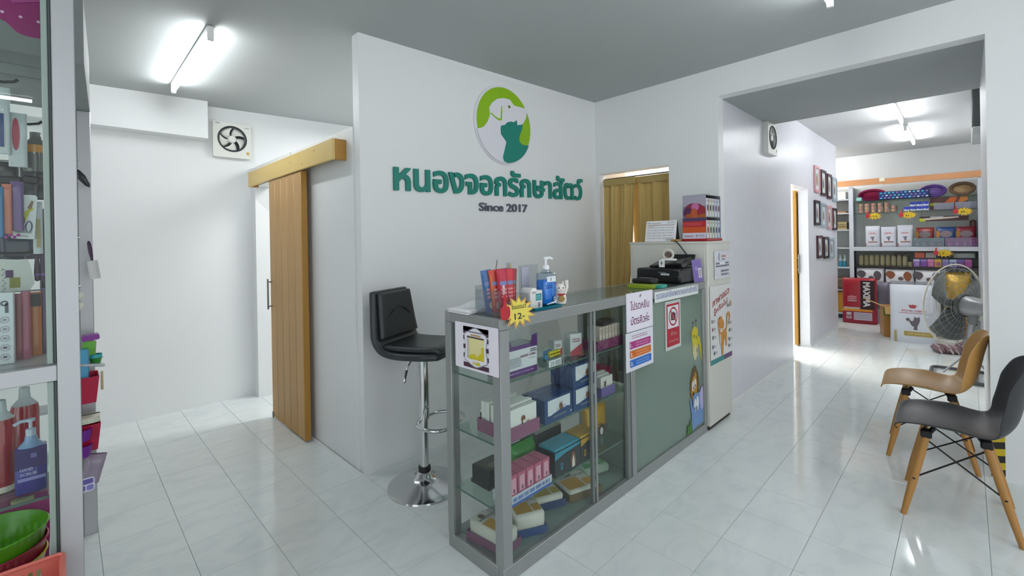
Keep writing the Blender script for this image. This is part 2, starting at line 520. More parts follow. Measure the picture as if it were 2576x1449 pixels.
# right wall: curtained doorway, wide opening to the corridor
XR = 3.82
struct('wall_right', MB().box(XR, 2.585, 0, XR+.11, 4.98, HT).box(XR, 1.855, 2.085, XR+.11, 2.585, HT).box(XR, 1.425, 0, XR+.11, 1.855, HT)
       .box(XR, -.09, 2.592, XR+.11, 1.425, HT).box(XR, -.47, 0, XR+.11, -.09, HT).box(XR-.03, -3.3, 0, XR+.11, -.47, HT), WALL)
struct('wall_corridor', MB().box(XR+.11, 1.43, 0, 6.0, 1.54, 2.83).box(6.0, 1.43, 2.04, 6.80, 1.54, 2.83).box(6.80, 1.43, 0, 8.62, 1.54, 2.83), GLOSSWALL)
struct('baseboard_corridor', MB().box(XR+.0, 1.424, 0, 6.0, 1.43, .03).box(6.80, 1.424, 0, 8.62, 1.43, .03), WHITE)
struct('wall_corridor_right', MB().box(XR+.11, -.30, 0, 5.22, -.09, 2.6), WALL)
struct('wall_back_right', MB().box(5.22, -.4, 0, 9.95, -.22, 2.83), WALL)
struct('wall_far', MB().box(9.95, -.4, 0, 10.1, 3.4, 2.95), WALL)
struct('wall_side_room', MB().box(XR+.11, 3.3, 0, 9.95, 3.4, 2.95).box(5.75, 1.54, 0, 5.85, 3.3, 2.83).box(8.52, 1.54, 0, 8.62, 3.3, 2.83), WALL)
struct('wall_left', MB().box(-2.7, -3.3, 0, -2.6, -.8, HT).box(-2.7, 2.0, 0, -2.6, 5.0, HT).box(-2.7, -.8, 2.6, -2.6, 2.0, HT).box(-2.7, -.8, 0, -2.6, 2.0, .3), WALL)
struct('wall_front', MB().box(-2.7, -3.3, 0, -1.4, -3.2, HT).box(3.4, -3.3, 0, 3.9, -3.2, HT).box(-1.4, -3.3, 2.65, 3.4, -3.2, HT), WALL)

# ================================================================ sliding door and pelmet
OAK = mat('#c0985f', rough=.5, noise=.1, scale=5., stretch=(9, 9, .5), tone='#b68d55', bump=.05)
PINE = mat('#dcc07a', rough=.5, scale=4., stretch=(6, .4, 6), tone='#d2b46c', bump=.04)
HONEY = mat('#b98a3c', rough=.45, scale=5., stretch=(6, 6, .5), tone='#a8772c')
OAKL = mat('#c49c63', rough=.5, noise=.1, scale=5., stretch=(9, 9, .5), tone='#ba9159', bump=.05)
d = thing('sliding_door', 'light oak sliding door of vertical boards hanging against the white wall under the pine pelmet', 'door', (1.235, 3.74, 0))
ys = (-.355, -.215, -.073, .069, .211, .355)
for k in range(5):
    MB().box(-.018, ys[k]+.002, .012, .012, ys[k+1]-.002, 1.966, .004).obj('plank', OAK if k % 2 else OAKL, d)
MB().box(-.006, -.350, .014, .010, .350, 1.964).obj('core_panel', OAK, d)
MB().box(-.019, -.366, .012, .024, -.355, 1.966, .002).obj('edge_strip', HONEY, d, label='honey coloured lipping on the door edge')
mb = MB().tube([(-.05, .315, .905), (-.05, .315, 1.155)], .007, 8); mb.bar((-.05, .315, .93), (-.018, .315, .93), .005); mb.bar((-.05, .315, 1.13), (-.018, .315, 1.13), .005)
mb.obj('handle', STEEL, d)
MB().box(-.026, .32, .004, -.018, .345, .05).obj('floor_guide', STEEL, d)
p = thing('door_pelmet', 'pale pine pelmet box over the sliding door', 'pelmet', (1.245, 3.715, 2.035))
fb = MB().box(-.04, -.915, -.066, -.022, .915, .066, .003).obj('front_board', PINE, p)
MB().box(-.022, -.915, -.066, .05, -.893, .066, .002).obj('end_board', HONEY, p)
MB().box(-.022, .893, -.066, .04, .915, .066, .002).obj('end_board', HONEY, p)
MB().box(-.022, -.893, .05, .04, .893, .066).obj('top_board', PINE, p)
for y, z in ((-.62, .03), (-.16, .012), (-.4, -.03)):
    mb = MB(); mb.x = T(-.0405, y, z); mb.bar((0, 0, 0), (.004, 0, 0), .006, n=8); mb.obj('knot', mat('#9a5a28', rough=.6), fb)

# ================================================================ exhaust fans
FANW = mat('#e4e6df', rough=.4, noise=.02); FANDK = mat('#30343a', rough=.5)
def exhaust_fan(loc, rotz, label):
    f = thing('exhaust_fan', label, 'fan', loc, rotz, 'white wall exhaust fans')
    h = .155; o = rrect(-h, -h-.012, h, h, .012)
    o = [(x, z - (.014*(1-(x/h)**2) if z < -h*.9 else 0)) for x, z in o]
    mb = MB(); mb.prism(o, -.045, 0, [ellipse(0, .005, .112, .112, 32)]); hs = mb.obj('housing', FANW, f)
    MB().flatpoly(ellipse(0, .005, .113, .113, 32), -.003).obj('duct', FANDK, f)
    mb = MB()
    mb.x = RX(PI/2); 
    mb.lathe([(.112, .040), (.121, .047), (.112, .052), (.106, .045)], 32, (0, .005, 0), cap=False); mb.obj('rim', FANDK, hs)
    for k in range(5):
        b = MB(); b.x = T(0, -.022, .005) @ RY(2*PI*k/5+.3)
        def fn(u, v):
            a = (v-.5)*(.75+.35*u) + .45*u; r = .034+.072*u
            return (r*math.sin(a), -.012*(v-.5)*2.2, r*math.cos(a))
        b.grid(fn, 5, 5); b.obj('blade', FANW, f, solid=.0016)
    mb = MB(); mb.x = RX(PI/2); mb.lathe([(.0, .043), (.03, .040), (.036, .028), (.036, .01)], 24, (0, .005, 0)); mb.obj('hub', FANW, f)
    for (x0, z0, x1, z1), h in (((.115, -.13, .138, -.105), '#c9a53c'), ((.1, .118, .14, .126), '#a9aeb0'), ((-.135, .135, -.1, .143), '#8c9196')):
        P = Print(); P.rect(x0, z0, x1, z1, h); P.obj(hs, T(0, -.0455, 0), 'sticker')
    return f
exhaust_fan((1.128, 4.86, 2.425), 0, 'white square exhaust fan high on the back wall near the pine pelmet')
exhaust_fan((5.17, 1.43, 2.44), 0, 'white exhaust fan on the corridor wall under the low soffit')

# ================================================================ fluorescent tubes
TUBE = mat('#fafdff', emit=TUBE_STRENGTH, noise=0)
TUBEB = mat('#fbfdff', emit=TUBE_STRENGTH*1.0, noise=0)
TUBEC = mat('#fbfdff', emit=TUBE_STRENGTH*.78, noise=0)
TUBEB2 = mat('#fffdf9', emit=TUBE_STRENGTH*2.2, noise=0)
def tube_light(a, b, label, tube=None):
    a, b = Vector(a), Vector(b); c = (a+b)/2; L = (b-a).length; rz = math.atan2(b.y-a.y, b.x-a.x)
    t = thing('fluorescent_light', label, 'light', c, rz, 'fluorescent tube lights')
    MB().box(-L/2, -.018, -.03, L/2, .018, 0, .004).obj('batten', WHITE, t)
    mb = MB(); mb.bar((-L/2+.02, 0, -.062), (L/2-.02, 0, -.062), .013, n=12); mb.obj('tube', tube or TUBE, t)
    for s in (-1, 1):
        MB().box(s*(L/2)-.014, -.016, -.082, s*(L/2)+.014, .016, -.001, .004).obj('end_socket', WHITE, t)
    return t
tube_light((.62, 3.08, ceil_z(.62, 3.7)+.004), (.62, 4.33, ceil_z(.62, 3.7)-.002), 'lit fluorescent tube on the ceiling above the left aisle')
tube_light((1.80, .52, ceil_z(2.4, .5)-.012), (3.05, .52, ceil_z(2.4, .5)+.012), 'lit fluorescent tube cut by the top of the picture above the counter side', TUBEC)
tube_light((5.86, .53, 2.83), (7.14, .53, 2.83), 'lit fluorescent tube in the back room, the nearer of the pair in line', TUBEB)
tube_light((7.62, .53, 2.83), (8.92, .53, 2.83), 'lit fluorescent tube in the back room, the farther of the pair in line', TUBEB)
tube_light((9.05, 1.75, 2.83), (9.05, 3.0, 2.83), 'added fluorescent tube, unseen behind the corridor wall, lighting the far wall of the back room', TUBEB2)  # unseen tube added to brighten the far wall
tube_light((-1.4, -1.6, ceil_z(-.8, -1.6)-.015), (-.15, -1.6, ceil_z(-.8, -1.6)+.012), 'lit fluorescent tube behind the camera near the shop front')
tube_light((1.4, -1.9, ceil_z(2, -1.9)-.015), (2.65, -1.9, ceil_z(2, -1.9)+.012), 'lit fluorescent tube behind the camera by the right wall')

# ================================================================ lettering and emblem on the sign wall
TEAL = mat('#0b8273', rough=.45, noise=.04); TEALDK = mat('#086a60', rough=.45); LIME = mat('#8cbc0c', rough=.45, noise=.04)
GREYL = mat('#5d6070', rough=.45, noise=.04); OFFW = mat('#e4e4ec', rough=.35, noise=.02)
def wall_letters(text, x0, x1, zb, h, hc, depth, bold, m, name, label, slope, y=2.63, n=4):
    G, w = letter_fills(text, bold, n)
    zs = [G[0][0][i][1] for t in G[0][1] for i in t]; z0 = min(zs); s = h/(max(zs)-z0); sx = (x1-x0)/w
    root = thing(name, label, 'sign', ((x0+x1)/2, y, zb))
    for v, tris, rim in G:
        mb = MB(); P = [(p[0]*sx-(x1-x0)/2, (p[1]-z0)*s + slope*(p[0]*sx-(x1-x0)/2)) for p in v]
        F = [mb.vert((p[0], -depth, p[1])) for p in P]; K = [mb.vert((p[0], -.001, p[1])) for p in P]
        for t in tris: mb.face(*[F[i] for i in t]); mb.face(*[K[i] for i in t[::-1]])
        for i, j in rim: mb.face(F[i], K[i], K[j], F[j])
        mb.obj('letter', m, root, smooth=30)
    return root
wall_letters('หนองจอกรักษาสัตว์', 1.527, 3.575, 1.797, .152, None, .018, .024, TEAL, 'wall_lettering', 'large teal raised Thai letters across the white wall under the emblem', .0193)
wall_letters('Since 2017', 2.258, 2.796, 1.671, .066, None, .012, .018, GREYL, 'wall_lettering', 'small grey raised lettering Since 2017 below the teal Thai letters', .012)
def emblem():
    e = thing('wall_emblem', 'round green, white and teal dog and cat emblem raised on the white wall', 'sign', (2.535, 2.63, 2.367))
    R = .316
    det = 275.5*-400 - -27*65
    def q(X, Y):
        X -= 1207; Y -= 470
        u = (X*-400 - -27*Y)/det; w = (275.5*Y - 65*X)/det
        return (u*R, w*R)
    MB().prism(ellipse(0, 0, R, R, 48), -.012, -.001).obj('disc', OFFW, e)
    MB().prism(ellipse(.006, .004, R*.945, R*.945, 48), -.016, -.012).obj('field', LIME, e)
    dog = [(985, 497), (1015, 482), (1045, 430), (1062, 370), (1052, 290), (1072, 248), (1120, 203), (1180, 193), (1240, 205), (1262, 235), (1282, 262), (1345, 278), (1412, 291), (1420, 330), (1412, 400), (1392, 442), (1365, 475), (1330, 560), (1260, 700), (1235, 800), (1245, 846)]
    rim = []
    P = [q(*p) for p in dog]
    a0 = math.atan2(P[-1][1], P[-1][0]); a1 = math.atan2(P[0][1], P[0][0])
    if a1 > 0: a1 -= 2*PI
    for k in range(13):
        a = a0 + (a1-a0)*k/12; rim.append((R*.965*math.cos(a), R*.965*math.sin(a)))
    MB().prism(P[:-1]+rim, -.022, -.016).obj('dog', OFFW, e)
    cat = [(1165, 505), (1168, 475), (1205, 466), (1225, 440), (1260, 432), (1290, 440), (1315, 418), (1326, 470), (1378, 462), (1375, 510), (1352, 590), (1354, 640), (1385, 675), (1450, 686), (1430, 740), (1370, 800), (1300, 838), (1245, 846), (1212, 832), (1203, 790), (1215, 720), (1228, 640), (1200, 600), (1172, 560)]
    K = [q(*p) for p in cat]; i0, i1 = cat.index((1450, 686)), cat.index((1245, 846))
    a0, a1 = (math.atan2(K[i][1], K[i][0]) for i in (i0, i1))
    K = K[:i0] + [(R*.955*math.cos(a0+(a1-a0)*k/10), R*.955*math.sin(a0+(a1-a0)*k/10)) for k in range(11)] + K[i1+1:]
    MB().prism(K, -.026, -.016).obj('cat', TEAL, e)
    ear = [(1062, 352), (1112, 400), (1150, 424), (1172, 420), (1172, 345), (1166, 275), (1160, 275), (1160, 345), (1158, 408), (1112, 385), (1070, 345)]
    MB().prism([q(*p) for p in ear], -.0235, -.020).obj('ear_line', LIME, e)
    MB().prism([(x, z) for x, z in ellipse(*q(1237, 280), .014, .011, 14)], -.0235, -.020).obj('dog_eye', mat('#5c7a1c'), e)
    MB().prism([(x, z) for x, z in ellipse(*q(1245, 478), .007, .007, 10)], -.0275, -.024).obj('cat_eye', TEALDK, e)
emblem()

# ================================================================ glass display counter
CX0, CX1, CY0, CY1, CZ = 1.272, 3.358, 1.362, 1.742, 1.11
k = thing('display_counter', 'long grey aluminium and glass display counter in the middle of the shop', 'counter', ((CX0+CX1)/2, (CY0+CY1)/2, 0))
KX = T(-(CX0+CX1)/2, -(CY0+CY1)/2, 0)
def kbox(name, x0, y0, z0, x1, y1, z1, m, b=.002, label=None):
    mb = MB(); mb.x = KX; mb.box(x0, y0, z0, x1, y1, z1, b)
    return mb.obj(name, m, k, label=label)
for x0, x1, y0, y1 in ((CX0, CX0+.055, CY0, CY0+.05), (CX0, CX0+.045, CY1-.045, CY1), (CX1-.05, CX1, CY0, CY0+.045), (CX1-.05, CX1, CY1-.045, CY1), (2.30, 2.345, CY0, CY0+.045), (2.30, 2.345, CY1-.045, CY1)):
    kbox('post', x0, y0, .0665, x1, y1, CZ-.0505, ALU)
kbox('door_stile', 2.262, CY0+.006, .066, 2.298, CY0+.03, CZ-.05, ALUDARK, label='dark stile of the sliding glass door')
kbox('door_stile', 1.925, CY0+.012, .066, 1.945, CY0+.03, CZ-.05, ALUDARK, label='dark stile of the sliding glass door')
kbox('door_stile', 1.947, CY0+.004, .066, 1.962, CY0+.012, CZ-.05, ALU)
for y0, y1 in ((CY0, CY0+.04), (CY1-.04, CY1)):
    kbox('top_rail', CX0+.0, y0+.001, CZ-.05, CX1, y1-.001, CZ, ALU); kbox('bottom_rail', CX0+.002, y0+.001, 0, CX1-.002, y1-.001, .066, ALU)
for x0 in (CX0, CX1-.04):
    kbox('top_rail', x0+.001, CY0+.04, CZ-.05, x0+.039, CY1-.04, CZ, ALU); kbox('bottom_rail', x0+.001, CY0+.04, 0, x0+.039, CY1-.04, .066, ALU)
kbox('top_glass', CX0+.02, CY0+.02, CZ-.009, CX1-.02, CY1-.02, CZ+.001, glass('#dfeae4', haze=.35, hazecol='#a9bab1'), label='greenish glass top')
kbox('floor_board', CX0+.04, CY0+.02, .048, CX1-.05, CY1-.02, .064, mat('#7d918a', rough=.25), label='grey green bottom board')
kbox('end_glass', CX0+.012, CY0+.05, .066, CX0+.017, CY1-.045, CZ-.05, GLASS)
kbox('glass_door', CX0+.055, CY0+.014, .066, 1.955, CY0+.018, CZ-.05, GLASS)
kbox('glass_door', 1.94, CY0+.022, .066, 2.28, CY0+.026, CZ-.05, GLASS)
for z in (.826, .566, .287):
    sh = kbox('shelf', CX0+.02, CY0+.035, z-.008, 2.34, CY1-.03, z-.001, SHELFGLASS, .0005)
    mb = MB(); mb.x = KX; mb.box(CX0+.019, CY0+.034, z-.0085, 2.341, CY0+.0352, z-.0005); mb.obj('shelf_edge', mat('#4d6b60', rough=.2), sh, label='dark green polished shelf edge')
    mb = MB(); mb.x = KX; mb.box(CX0+.0185, CY0+.035, z-.0085, CX0+.0198, CY1-.03, z-.0005); mb.obj('shelf_edge', mat('#4d6b60', rough=.2), sh, label='dark green polished shelf edge')
FROST = glass('#b4c6bc', rough=.12, haze=.62, hazecol='#a6beb2', gloss=1.4)
kbox('frosted_panel', 2.345, CY0+.012, .066, CX1-.05, CY0+.017, CZ-.05, FROST, label='frosted grey green glass front')
kbox('divider', 2.335, CY0+.06, .066, 2.345, CY1-.05, CZ-.05, glass('#d3e0da', haze=.4))

# ================================================================ metal cabinet
CAB = mat('#d5d5cd', rough=.45, noise=.02); CABD = mat('#3a3430', rough=.6)
c = thing('steel_cabinet', 'off white steel cabinet at the end of the counter', 'cabinet', (3.592, 1.667, 0))
MB().box(-.222, -.322, .03, .222, .322, 1.40, .006).obj('body', CAB, c)
MB().box(-.21, -.305, 0, .21, .305, .03).obj('plinth', CABD, c, label='dark plinth')
MB().box(-.228, -.326, 1.388, .224, .326, 1.405, .004).obj('top_panel', CAB, c)
mb = MB(); mb.box(-.226, -.30, .06, -.222, -.004, 1.35, .002); mb.obj('door', CAB, c)
mb = MB(); mb.box(-.226, .004, .06, -.222, .30, 1.35, .002); mb.obj('door', CAB, c)

# ================================================================ bar stool
LEATH = mat('#2f3437', rough=.36, noise=.12, scale=30, bump=.03); PIPE = mat('#15181a', rough=.4)
s = thing('bar_stool', 'black padded bar stool with chrome base beside the counter', 'stool', (1.49, 2.265, 0), math.radians(23))
def strip(path, half, nw=10, edge=0.):
    pts = spline([(0, -f, z) for f, z in path], 5)
    n = len(pts)-1
    def fn(u, v):
        t = u*n; i = min(int(t), n-1); p = pts[i].lerp(pts[i+1], t-i); w = half(u)
        x = (2*v-1)
        return (x*w, p.y, p.z)
    m = MB(); m.grid(fn, n, nw); return m
shell = [(-.235, 1.155), (-.222, 1.05), (-.208, .94), (-.190, .865), (-.14, .815), (-.05, .80), (.10, .805), (.215, .815)]
hw = lambda u: .165 + .04*min(1, u/.35) - (.02*max(0, (u-.85)/.15))
strip(shell, hw).obj('shell', LEATH, s, solid=.042, sub=1)
strip([(-.195, 1.145), (-.182, 1.05), (-.168, .95), (-.158, .885)], lambda u: .150+.03*u).obj('back_cushion', LEATH, s, solid=.035, sub=1)
strip([(-.155, .842), (-.05, .838), (.10, .842), (.19, .848), (.222, .835)], lambda u: .175+.008*math.sin(PI*u)).obj('seat_cushion', LEATH, s, solid=.034, sub=1)
for x in (-.06, .07):
    mb = MB(); mb.x = T(x, .158, 1.035) @ RX(PI/2); mb.lathe([(.008, 0), (.006, .003), (0, .004)], 12); mb.obj('button', PIPE, s)
mb = MB(); mb.tube([(x, .156+.0*x, 1.037-abs(x-.005)*.25+.02*math.cos(x*20)) for x in [-.11+.22*i/12 for i in range(13)]], .0025, 6); mb.obj('seam', PIPE, s)
MB().lathe([(.215, 0), (.213, .010), (.18, .022), (.10, .045), (.05, .065), (.040, .088), (.034, .09)], 48).obj('base', CHROME, s, smooth=50)
MB().lathe([(.036, .086), (.036, .116), (.029, .118)], 24).obj('collar', mat('#1a1a1c', rough=.4), s)
MB().lathe([(.0255, .11), (.0255, .42)], 24).obj('column', CHROME, s)
MB().lathe([(.034, .40), (.034, .78), (.06, .785), (.06, .79)], 24).obj('gas_sleeve', CHROME, s)
MB().box(-.09, -.09, .776, .09, .09, .790, .004).obj('mount_plate', mat('#2a2a2c', rough=.5), s)
ring = [(-.035, 0, .40), (-.11, -.03, .40), (-.15, -.12, .40), (-.12, -.20, .40), (0, -.225, .40), (.12, -.20, .40), (.15, -.12, .40), (.11, -.03, .40), (.035, 0, .40)]
MB().tube(spline(ring, 5), .011, 10).obj('footrest', CHROME, s)
mb = MB(); mb.tube([(-.03, .03, .775), (-.08, .05, .72), (-.10, .06, .635)], [.005, .005, .005], 8); lv = mb.obj('lever', CHROME, s)
mb = MB(); mb.bar((-.085, .052, .70), (-.10, .06, .63), .007, .005); mb.obj('lever_grip', BLACK, lv)

# ================================================================ moulded chairs
LEGW = mat('#b68646', rough=.5, scale=8, stretch=(6, 6, .5), tone='#a47436'); WIRE = mat('#17181b', rough=.45, metal=.3)
def shell_chair(loc, rotz, m, label):
    c = thing('shell_chair', label, 'chair', loc, rotz, 'moulded shell chairs on wooden legs')
    prof = [(.238, .430), (.222, .443), (.13, .448), (.02, .440), (-.08, .437), (-.155, .458), (-.205, .515), (-.228, .60), (-.245, .69), (-.265, .775), (-.285, .815)]
    pts = spline([(f, z, 0) for f, z in prof], 3); n = len(pts)-1
    def hw(u):
        a = [.17, .215, .232, .235, .233, .228, .218, .205, .195, .175, .12]
        t = u*(len(a)-1); i = min(int(t), len(a)-2); return a[i]+(a[i+1]-a[i])*(t-i)
    def fn(u, v):
        t = u*n; i = min(int(t), n-1); p = pts[i].lerp(pts[i+1], t-i); x = 2*v-1
        seat = max(0, 1-abs(u-.30)/.34); back = max(0, min(1, (u-.42)/.2))*(1-.55*max(0, (u-.8)/.2))
        e = abs(x)**2.6
        nose = -.014*e*max(0, 1-u/.12)
        return (x*hw(u), p.x + .075*e*back + .0*seat, p.y + .052*e*seat + nose + .012*e*back)
    mb = MB(); mb.grid(fn, n, 16); mb.obj('shell', m, c, solid=.007, sub=1)
    feet = [(.212, .205), (-.212, .205), (.212, -.205), (-.212, -.205)]; tops = [(.135, .115), (-.135, .115), (.12, -.10), (-.12, -.10)]
    P = []; LG = []
    for (fx, fy), (tx, ty) in zip(feet, tops):
        a, b = Vector((fx, fy, 0)), Vector((tx, ty, .405)); P.append((a, b))
        mb = MB(); n0 = 10
        mb.tube([a, a.lerp(b, .35), a.lerp(b, .8), b], [.0125, .0175, .0185, .0165], 12); LG.append(mb.obj('leg', LEGW, c))
        mb = MB(); mb.box(tx-.022, ty-.022, .392, tx+.022, ty+.022, .432, .006); mb.bar((tx, ty, .40), (tx*.75, ty*.75, .436), .012); mb.obj('mount', WIRE, c)
    at = lambda i, t: P[i][0].lerp(P[i][1], t)
    for i, j in ((0, 1), (1, 0), (0, 2), (2, 0), (1, 3), (3, 1), (2, 3), (3, 2)):
        mb = MB(); mb.bar(at(i, .46), at(j, .95), .0042, n=6); mb.obj('strut', WIRE, c)
    for i, j in ((0, 1), (2, 3)):
        mb = MB(); mb.bar(at(i, .98), at(j, .98), .0042, n=6); mb.obj('crossbar', WIRE, c)
    for i in range(4):
        mb = MB(); mb.bar(at(i, .46)+Vector((-.02 if i % 2 else .02, 0, 0))*.9, at(i, .46), .006, n=8); mb.obj('bolt', WIRE, LG[i])
    return c
shell_chair((3.258, .045, 0), math.radians(2), mat('#1c1e24', rough=.42, noise=.06), 'black plastic shell chair on wooden legs in front of the mustard one')
shell_chair((4.0, .178, 0), math.radians(3), mat('#b4894a', rough=.38, noise=.05), 'mustard plastic shell chair on wooden legs behind the black one')

# ================================================================ curtain in the doorway
CURT = mat('#c4a868', rough=.85, noise=.06, scale=60, stretch=(1, 1, .1))
def curtain(y0, y1, slant, label, seed, cx=3.895):
    q = random.Random(seed); ph = [q.uniform(0, 6) for _ in range(3)]
    t = thing('door_curtain', label, 'curtain', (cx, (y0+y1)/2, 0), 0, None)
    w = y1-y0
    def fn(u, v):
        z = .28 + v*1.74; y = (u-.5)*w
        e = slant*(1-v)**1.6*(u if slant > 0 else 1-u)
        fold = (.016*math.sin(u*17+ph[0]+.8*(1-v)) + .009*math.sin(u*41+ph[1]))*(1-.75*max(0, (v-.92)/.08))
        return (fold, y - e, z)
    mb = MB(); mb.grid(fn, 60, 14); mb.obj('cloth', CURT, t, solid=.002)
    mb = MB(); mb.box(-.014, -w/2, 1.965, .014, w/2, 2.035, .008); mb.obj('rod_pocket', mat('#b09a62', rough=.85), t)
    return t
curtain(2.235, 2.583, -.16, 'left khaki curtain panel hanging in the doorway', 2)
curtain(1.858, 2.32, .14, 'right khaki curtain panel hanging in the doorway above the cabinet', 5, 3.955)
r = thing('curtain_rod', 'thin rod across the top of the curtained doorway', 'rod', (3.915, 2.22, 2.04))
MB().bar((0, -.364, 0), (0, .364, 0), .008).obj('rod', STEEL, r)
# things glimpsed above the curtain in the room behind
rr = thing('rear_room_locker', 'pale locker seen above the curtain', 'cabinet', (5.0, 3.0, 0))
MB().box(-.4, -.25, .02, .4, .25, 2.3, .01).obj('body', mat('#cdbfae'), rr); MB().box(-.39, -.26, .05, -.01, -.25, 2.26, .004).obj('door', mat('#d6c9b8'), rr); MB().box(.01, -.26, .05, .39, -.25, 2.26, .004).obj('door', mat('#d6c9b8'), rr)

# ================================================================ corridor door
d2 = thing('corridor_door', 'honey oak door standing open inside the corridor doorway', 'door', (7.06, 1.575, 0))
for q in range(4):
    MB().box(-.30+.15*q, -.02, .012, -.153+.15*q, .02, 2.03, .003).obj('plank', PINE if q % 2 else HONEY, d2)
mb = MB(); mb.tube([(-.288, -.04, .95), (-.288, -.04, 1.2)], .008, 8); mb.bar((-.288, -.04, 1.0), (-.288, -.018, 1.0), .005); mb.bar((-.288, -.04, 1.15), (-.288, -.018, 1.15), .005)
mb.obj('handle', STEEL, d2)

# ================================================================ framed pictures in the corridor
FR = {'pink': '#cf9aa0', 'dark': '#33222b', 'plum': '#4a2630', 'blue': '#9db3bd'}
rows = [(2.375, .33, [('pink', 7.12, 7.42), ('dark', 7.50, 7.82), ('plum', 7.90, 8.20), ('blue', 8.27, 8.58)]),
        (1.742, .335, [('dark', 7.10, 7.40), ('blue', 7.48, 7.79), ('pink', 7.87, 8.17), ('dark', 8.24, 8.55)]),
        (1.28, .31, [('plum', 7.22, 7.53), ('dark', 7.62, 7.92), ('blue', 7.99, 8.30)])]
rows[0] = (2.20, .36, rows[0][2])
RN = ('top', 'middle', 'bottom'); ORD = ('first', 'second', 'third', 'fourth'); CN = {'pink': 'pink', 'dark': 'dark brown', 'plum': 'plum', 'blue': 'pale blue'}
for ri, (zc, h, items) in enumerate(rows):
    for ci, (col, x0, x1) in enumerate(items):
        f = thing('picture_frame', '%s picture frame, %s from the corridor door in the %s row' % (CN[col], ORD[ci], RN[ri]), 'picture', ((x0+x1)/2, 1.43, zc-.02*ci), 0, 'framed pictures on the corridor wall')
        w = (x1-x0)/2; hh = h/2
        mb = MB(); mb.prism(rrect(-w, -hh, w, hh, .01), -.022, -.002, [rrect(-w+.035, -hh+.035, w-.035, hh-.035, .002)]); mb.obj('frame', mat(FR[col], rough=.4), f)
        mbd = MB().box(-w+.03, -.010, -hh+.03, w-.03, -.004, hh-.03).obj('mat_board', mat('#d6dcdd', rough=.3), f)
        P = Print(); q = random.Random(ri*7+ci)
        P.rect(-w*.55, -hh*.5, w*.55, hh*.45, q.choice(['#b5c0c5', '#cdc5bc', '#beb8c0', '#aab5a8']))
        P.ell(0, -hh*.1, w*.3, hh*.32, q.choice(['#7d7673', '#97806e', '#6f6d78'])); P.ell(-w*.05, hh*.16, w*.17, hh*.14, '#8a7364')
        P.obj(mbd, T(0, -.0102, 0), 'photo')

# ================================================================ hazard tape at the foot of the pillar, box in the back room
hz = MB(); q = MB()
t = thing('hazard_tape', 'yellow and black striped tape wrapped around the foot of the pillar', 'tape', (3.82, -.09, 0))
P = Print()
for i in range(9):
    z = .012+i*.04; P.poly([(-.002, z), (.055, z+.015), (.055, z+.055), (-.002, z+.04)], '#c9b21c' if i % 2 else '#26241f', up=False)
P.obj(t, T(-.0012, 0, 0) @ RZ(-PI/2), 'front_strip')
P2 = Print()
for i in range(9):
    z = .012+i*.04; P2.poly([(-.055, z+.015), (.002, z), (.002, z+.04), (-.055, z+.055)], '#c9b21c' if i % 2 else '#26241f', up=False)
P2.obj(t, T(0, .001, 0) @ RZ(PI) @ T(-.0, 0, 0), 'side_strip')
a = thing('air_conditioner', 'dark grey box with pale lower lip high on the back room wall', 'air conditioner', (6.5, -.135, 2.6))
MB().box(-.40, -.085, -.16, .40, .085, .22, .01).obj('casing', mat('#454b4b', rough=.6), a)
MB().box(-.40, -.085, -.225, .40, .085, -.162, .008).obj('lower_lip', mat('#a9aeae', rough=.5), a)

# ================================================================ goods: builders
def carton(name, label, cat, loc, w, d, h, col, rotz=0., group=None, b=.002, m=None):
    t = thing(name, label, cat, loc, rotz, group)
    MB().box(-w/2, -d/2, 0, w/2, d/2, h, b).obj('body', m or mat(col, rough=.4, noise=.03), t)
    t['w'] = w; t['d'] = d; t['h'] = h
    return t
def front(t, P, off=.0004, name='printed_label'): return P.obj(t, T(0, -t['d']/2-off, 0), name)
def tray(name, label, cat, loc, w, d, h, col, rotz=0., group=None, flare=0., wall=.003, m=None):
    """open topped tray or basket with walls of its own thickness"""
    t = thing(name, label, cat, loc, rotz, group); mt = m or mat(col, rough=.4, noise=.03); t['w'] = w; t['d'] = d; t['h'] = h
    mb = MB()
    def ring(z, k, f):
        return [mb.vert(p) for p in [(sx*(w/2-k+f), sy*(d/2-k+f), z) for sx, sy in ((-1, -1), (1, -1), (1, 1), (-1, 1))]]
    A, B, C_, D = ring(0, 0, 0), ring(h, 0, flare), ring(h, wall, flare), ring(wall, wall, 0)
    mb.face(*A[::-1])
    for X, Y in ((A, B), (B, C_), (C_, D)):
        for k in range(4): mb.face(X[k], X[(k+1) % 4], Y[(k+1) % 4], Y[k])
    mb.face(*D)
    mb.obj('body', mt, t, smooth=20)
    return t
def pouch_mesh(w, d, h, top=.12, seal=.06, waist=.04, n=20, m=14, bulge=.75):
    mb = MB()
    def fn(u, v):
        a = 2*PI*u; c, s = math.cos(a), math.sin(a)
        hx = w/2*(1 - waist*math.sin(PI*v)); 
        dd = d/2*(1 if v < bulge else (1-((v-bulge)/(1-bulge))**1.3*(1-top)))
        if v < .08: dd *= .82+.18*v/.08
        e = .5
        return (hx*math.copysign(abs(c)**e, c), dd*math.copysign(abs(s)**e, s), h*v)
    mb.grid(fn, n, m, flip=True)
    return mb
def pouch(name, label, cat, loc, w, d, h, col, rotz=0., group=None, m=None, **kw):
    t = thing(name, label, cat, loc, rotz, group); t['w'] = w; t['d'] = d; t['h'] = h
    pouch_mesh(w, d, h, **kw).obj('bag', m or mat(col, rough=.25, noise=.06, scale=9, bump=.15), t, smooth=60)
    return t
def bottle(name, label, cat, loc, prof, m, rotz=0., group=None, seg=24, sx=1., sy=1.):
    t = thing(name, label, cat, loc, rotz, group)
    MB().lathe(prof, seg, sx=sx, sy=sy).obj('bottle', m, t, smooth=45); return t

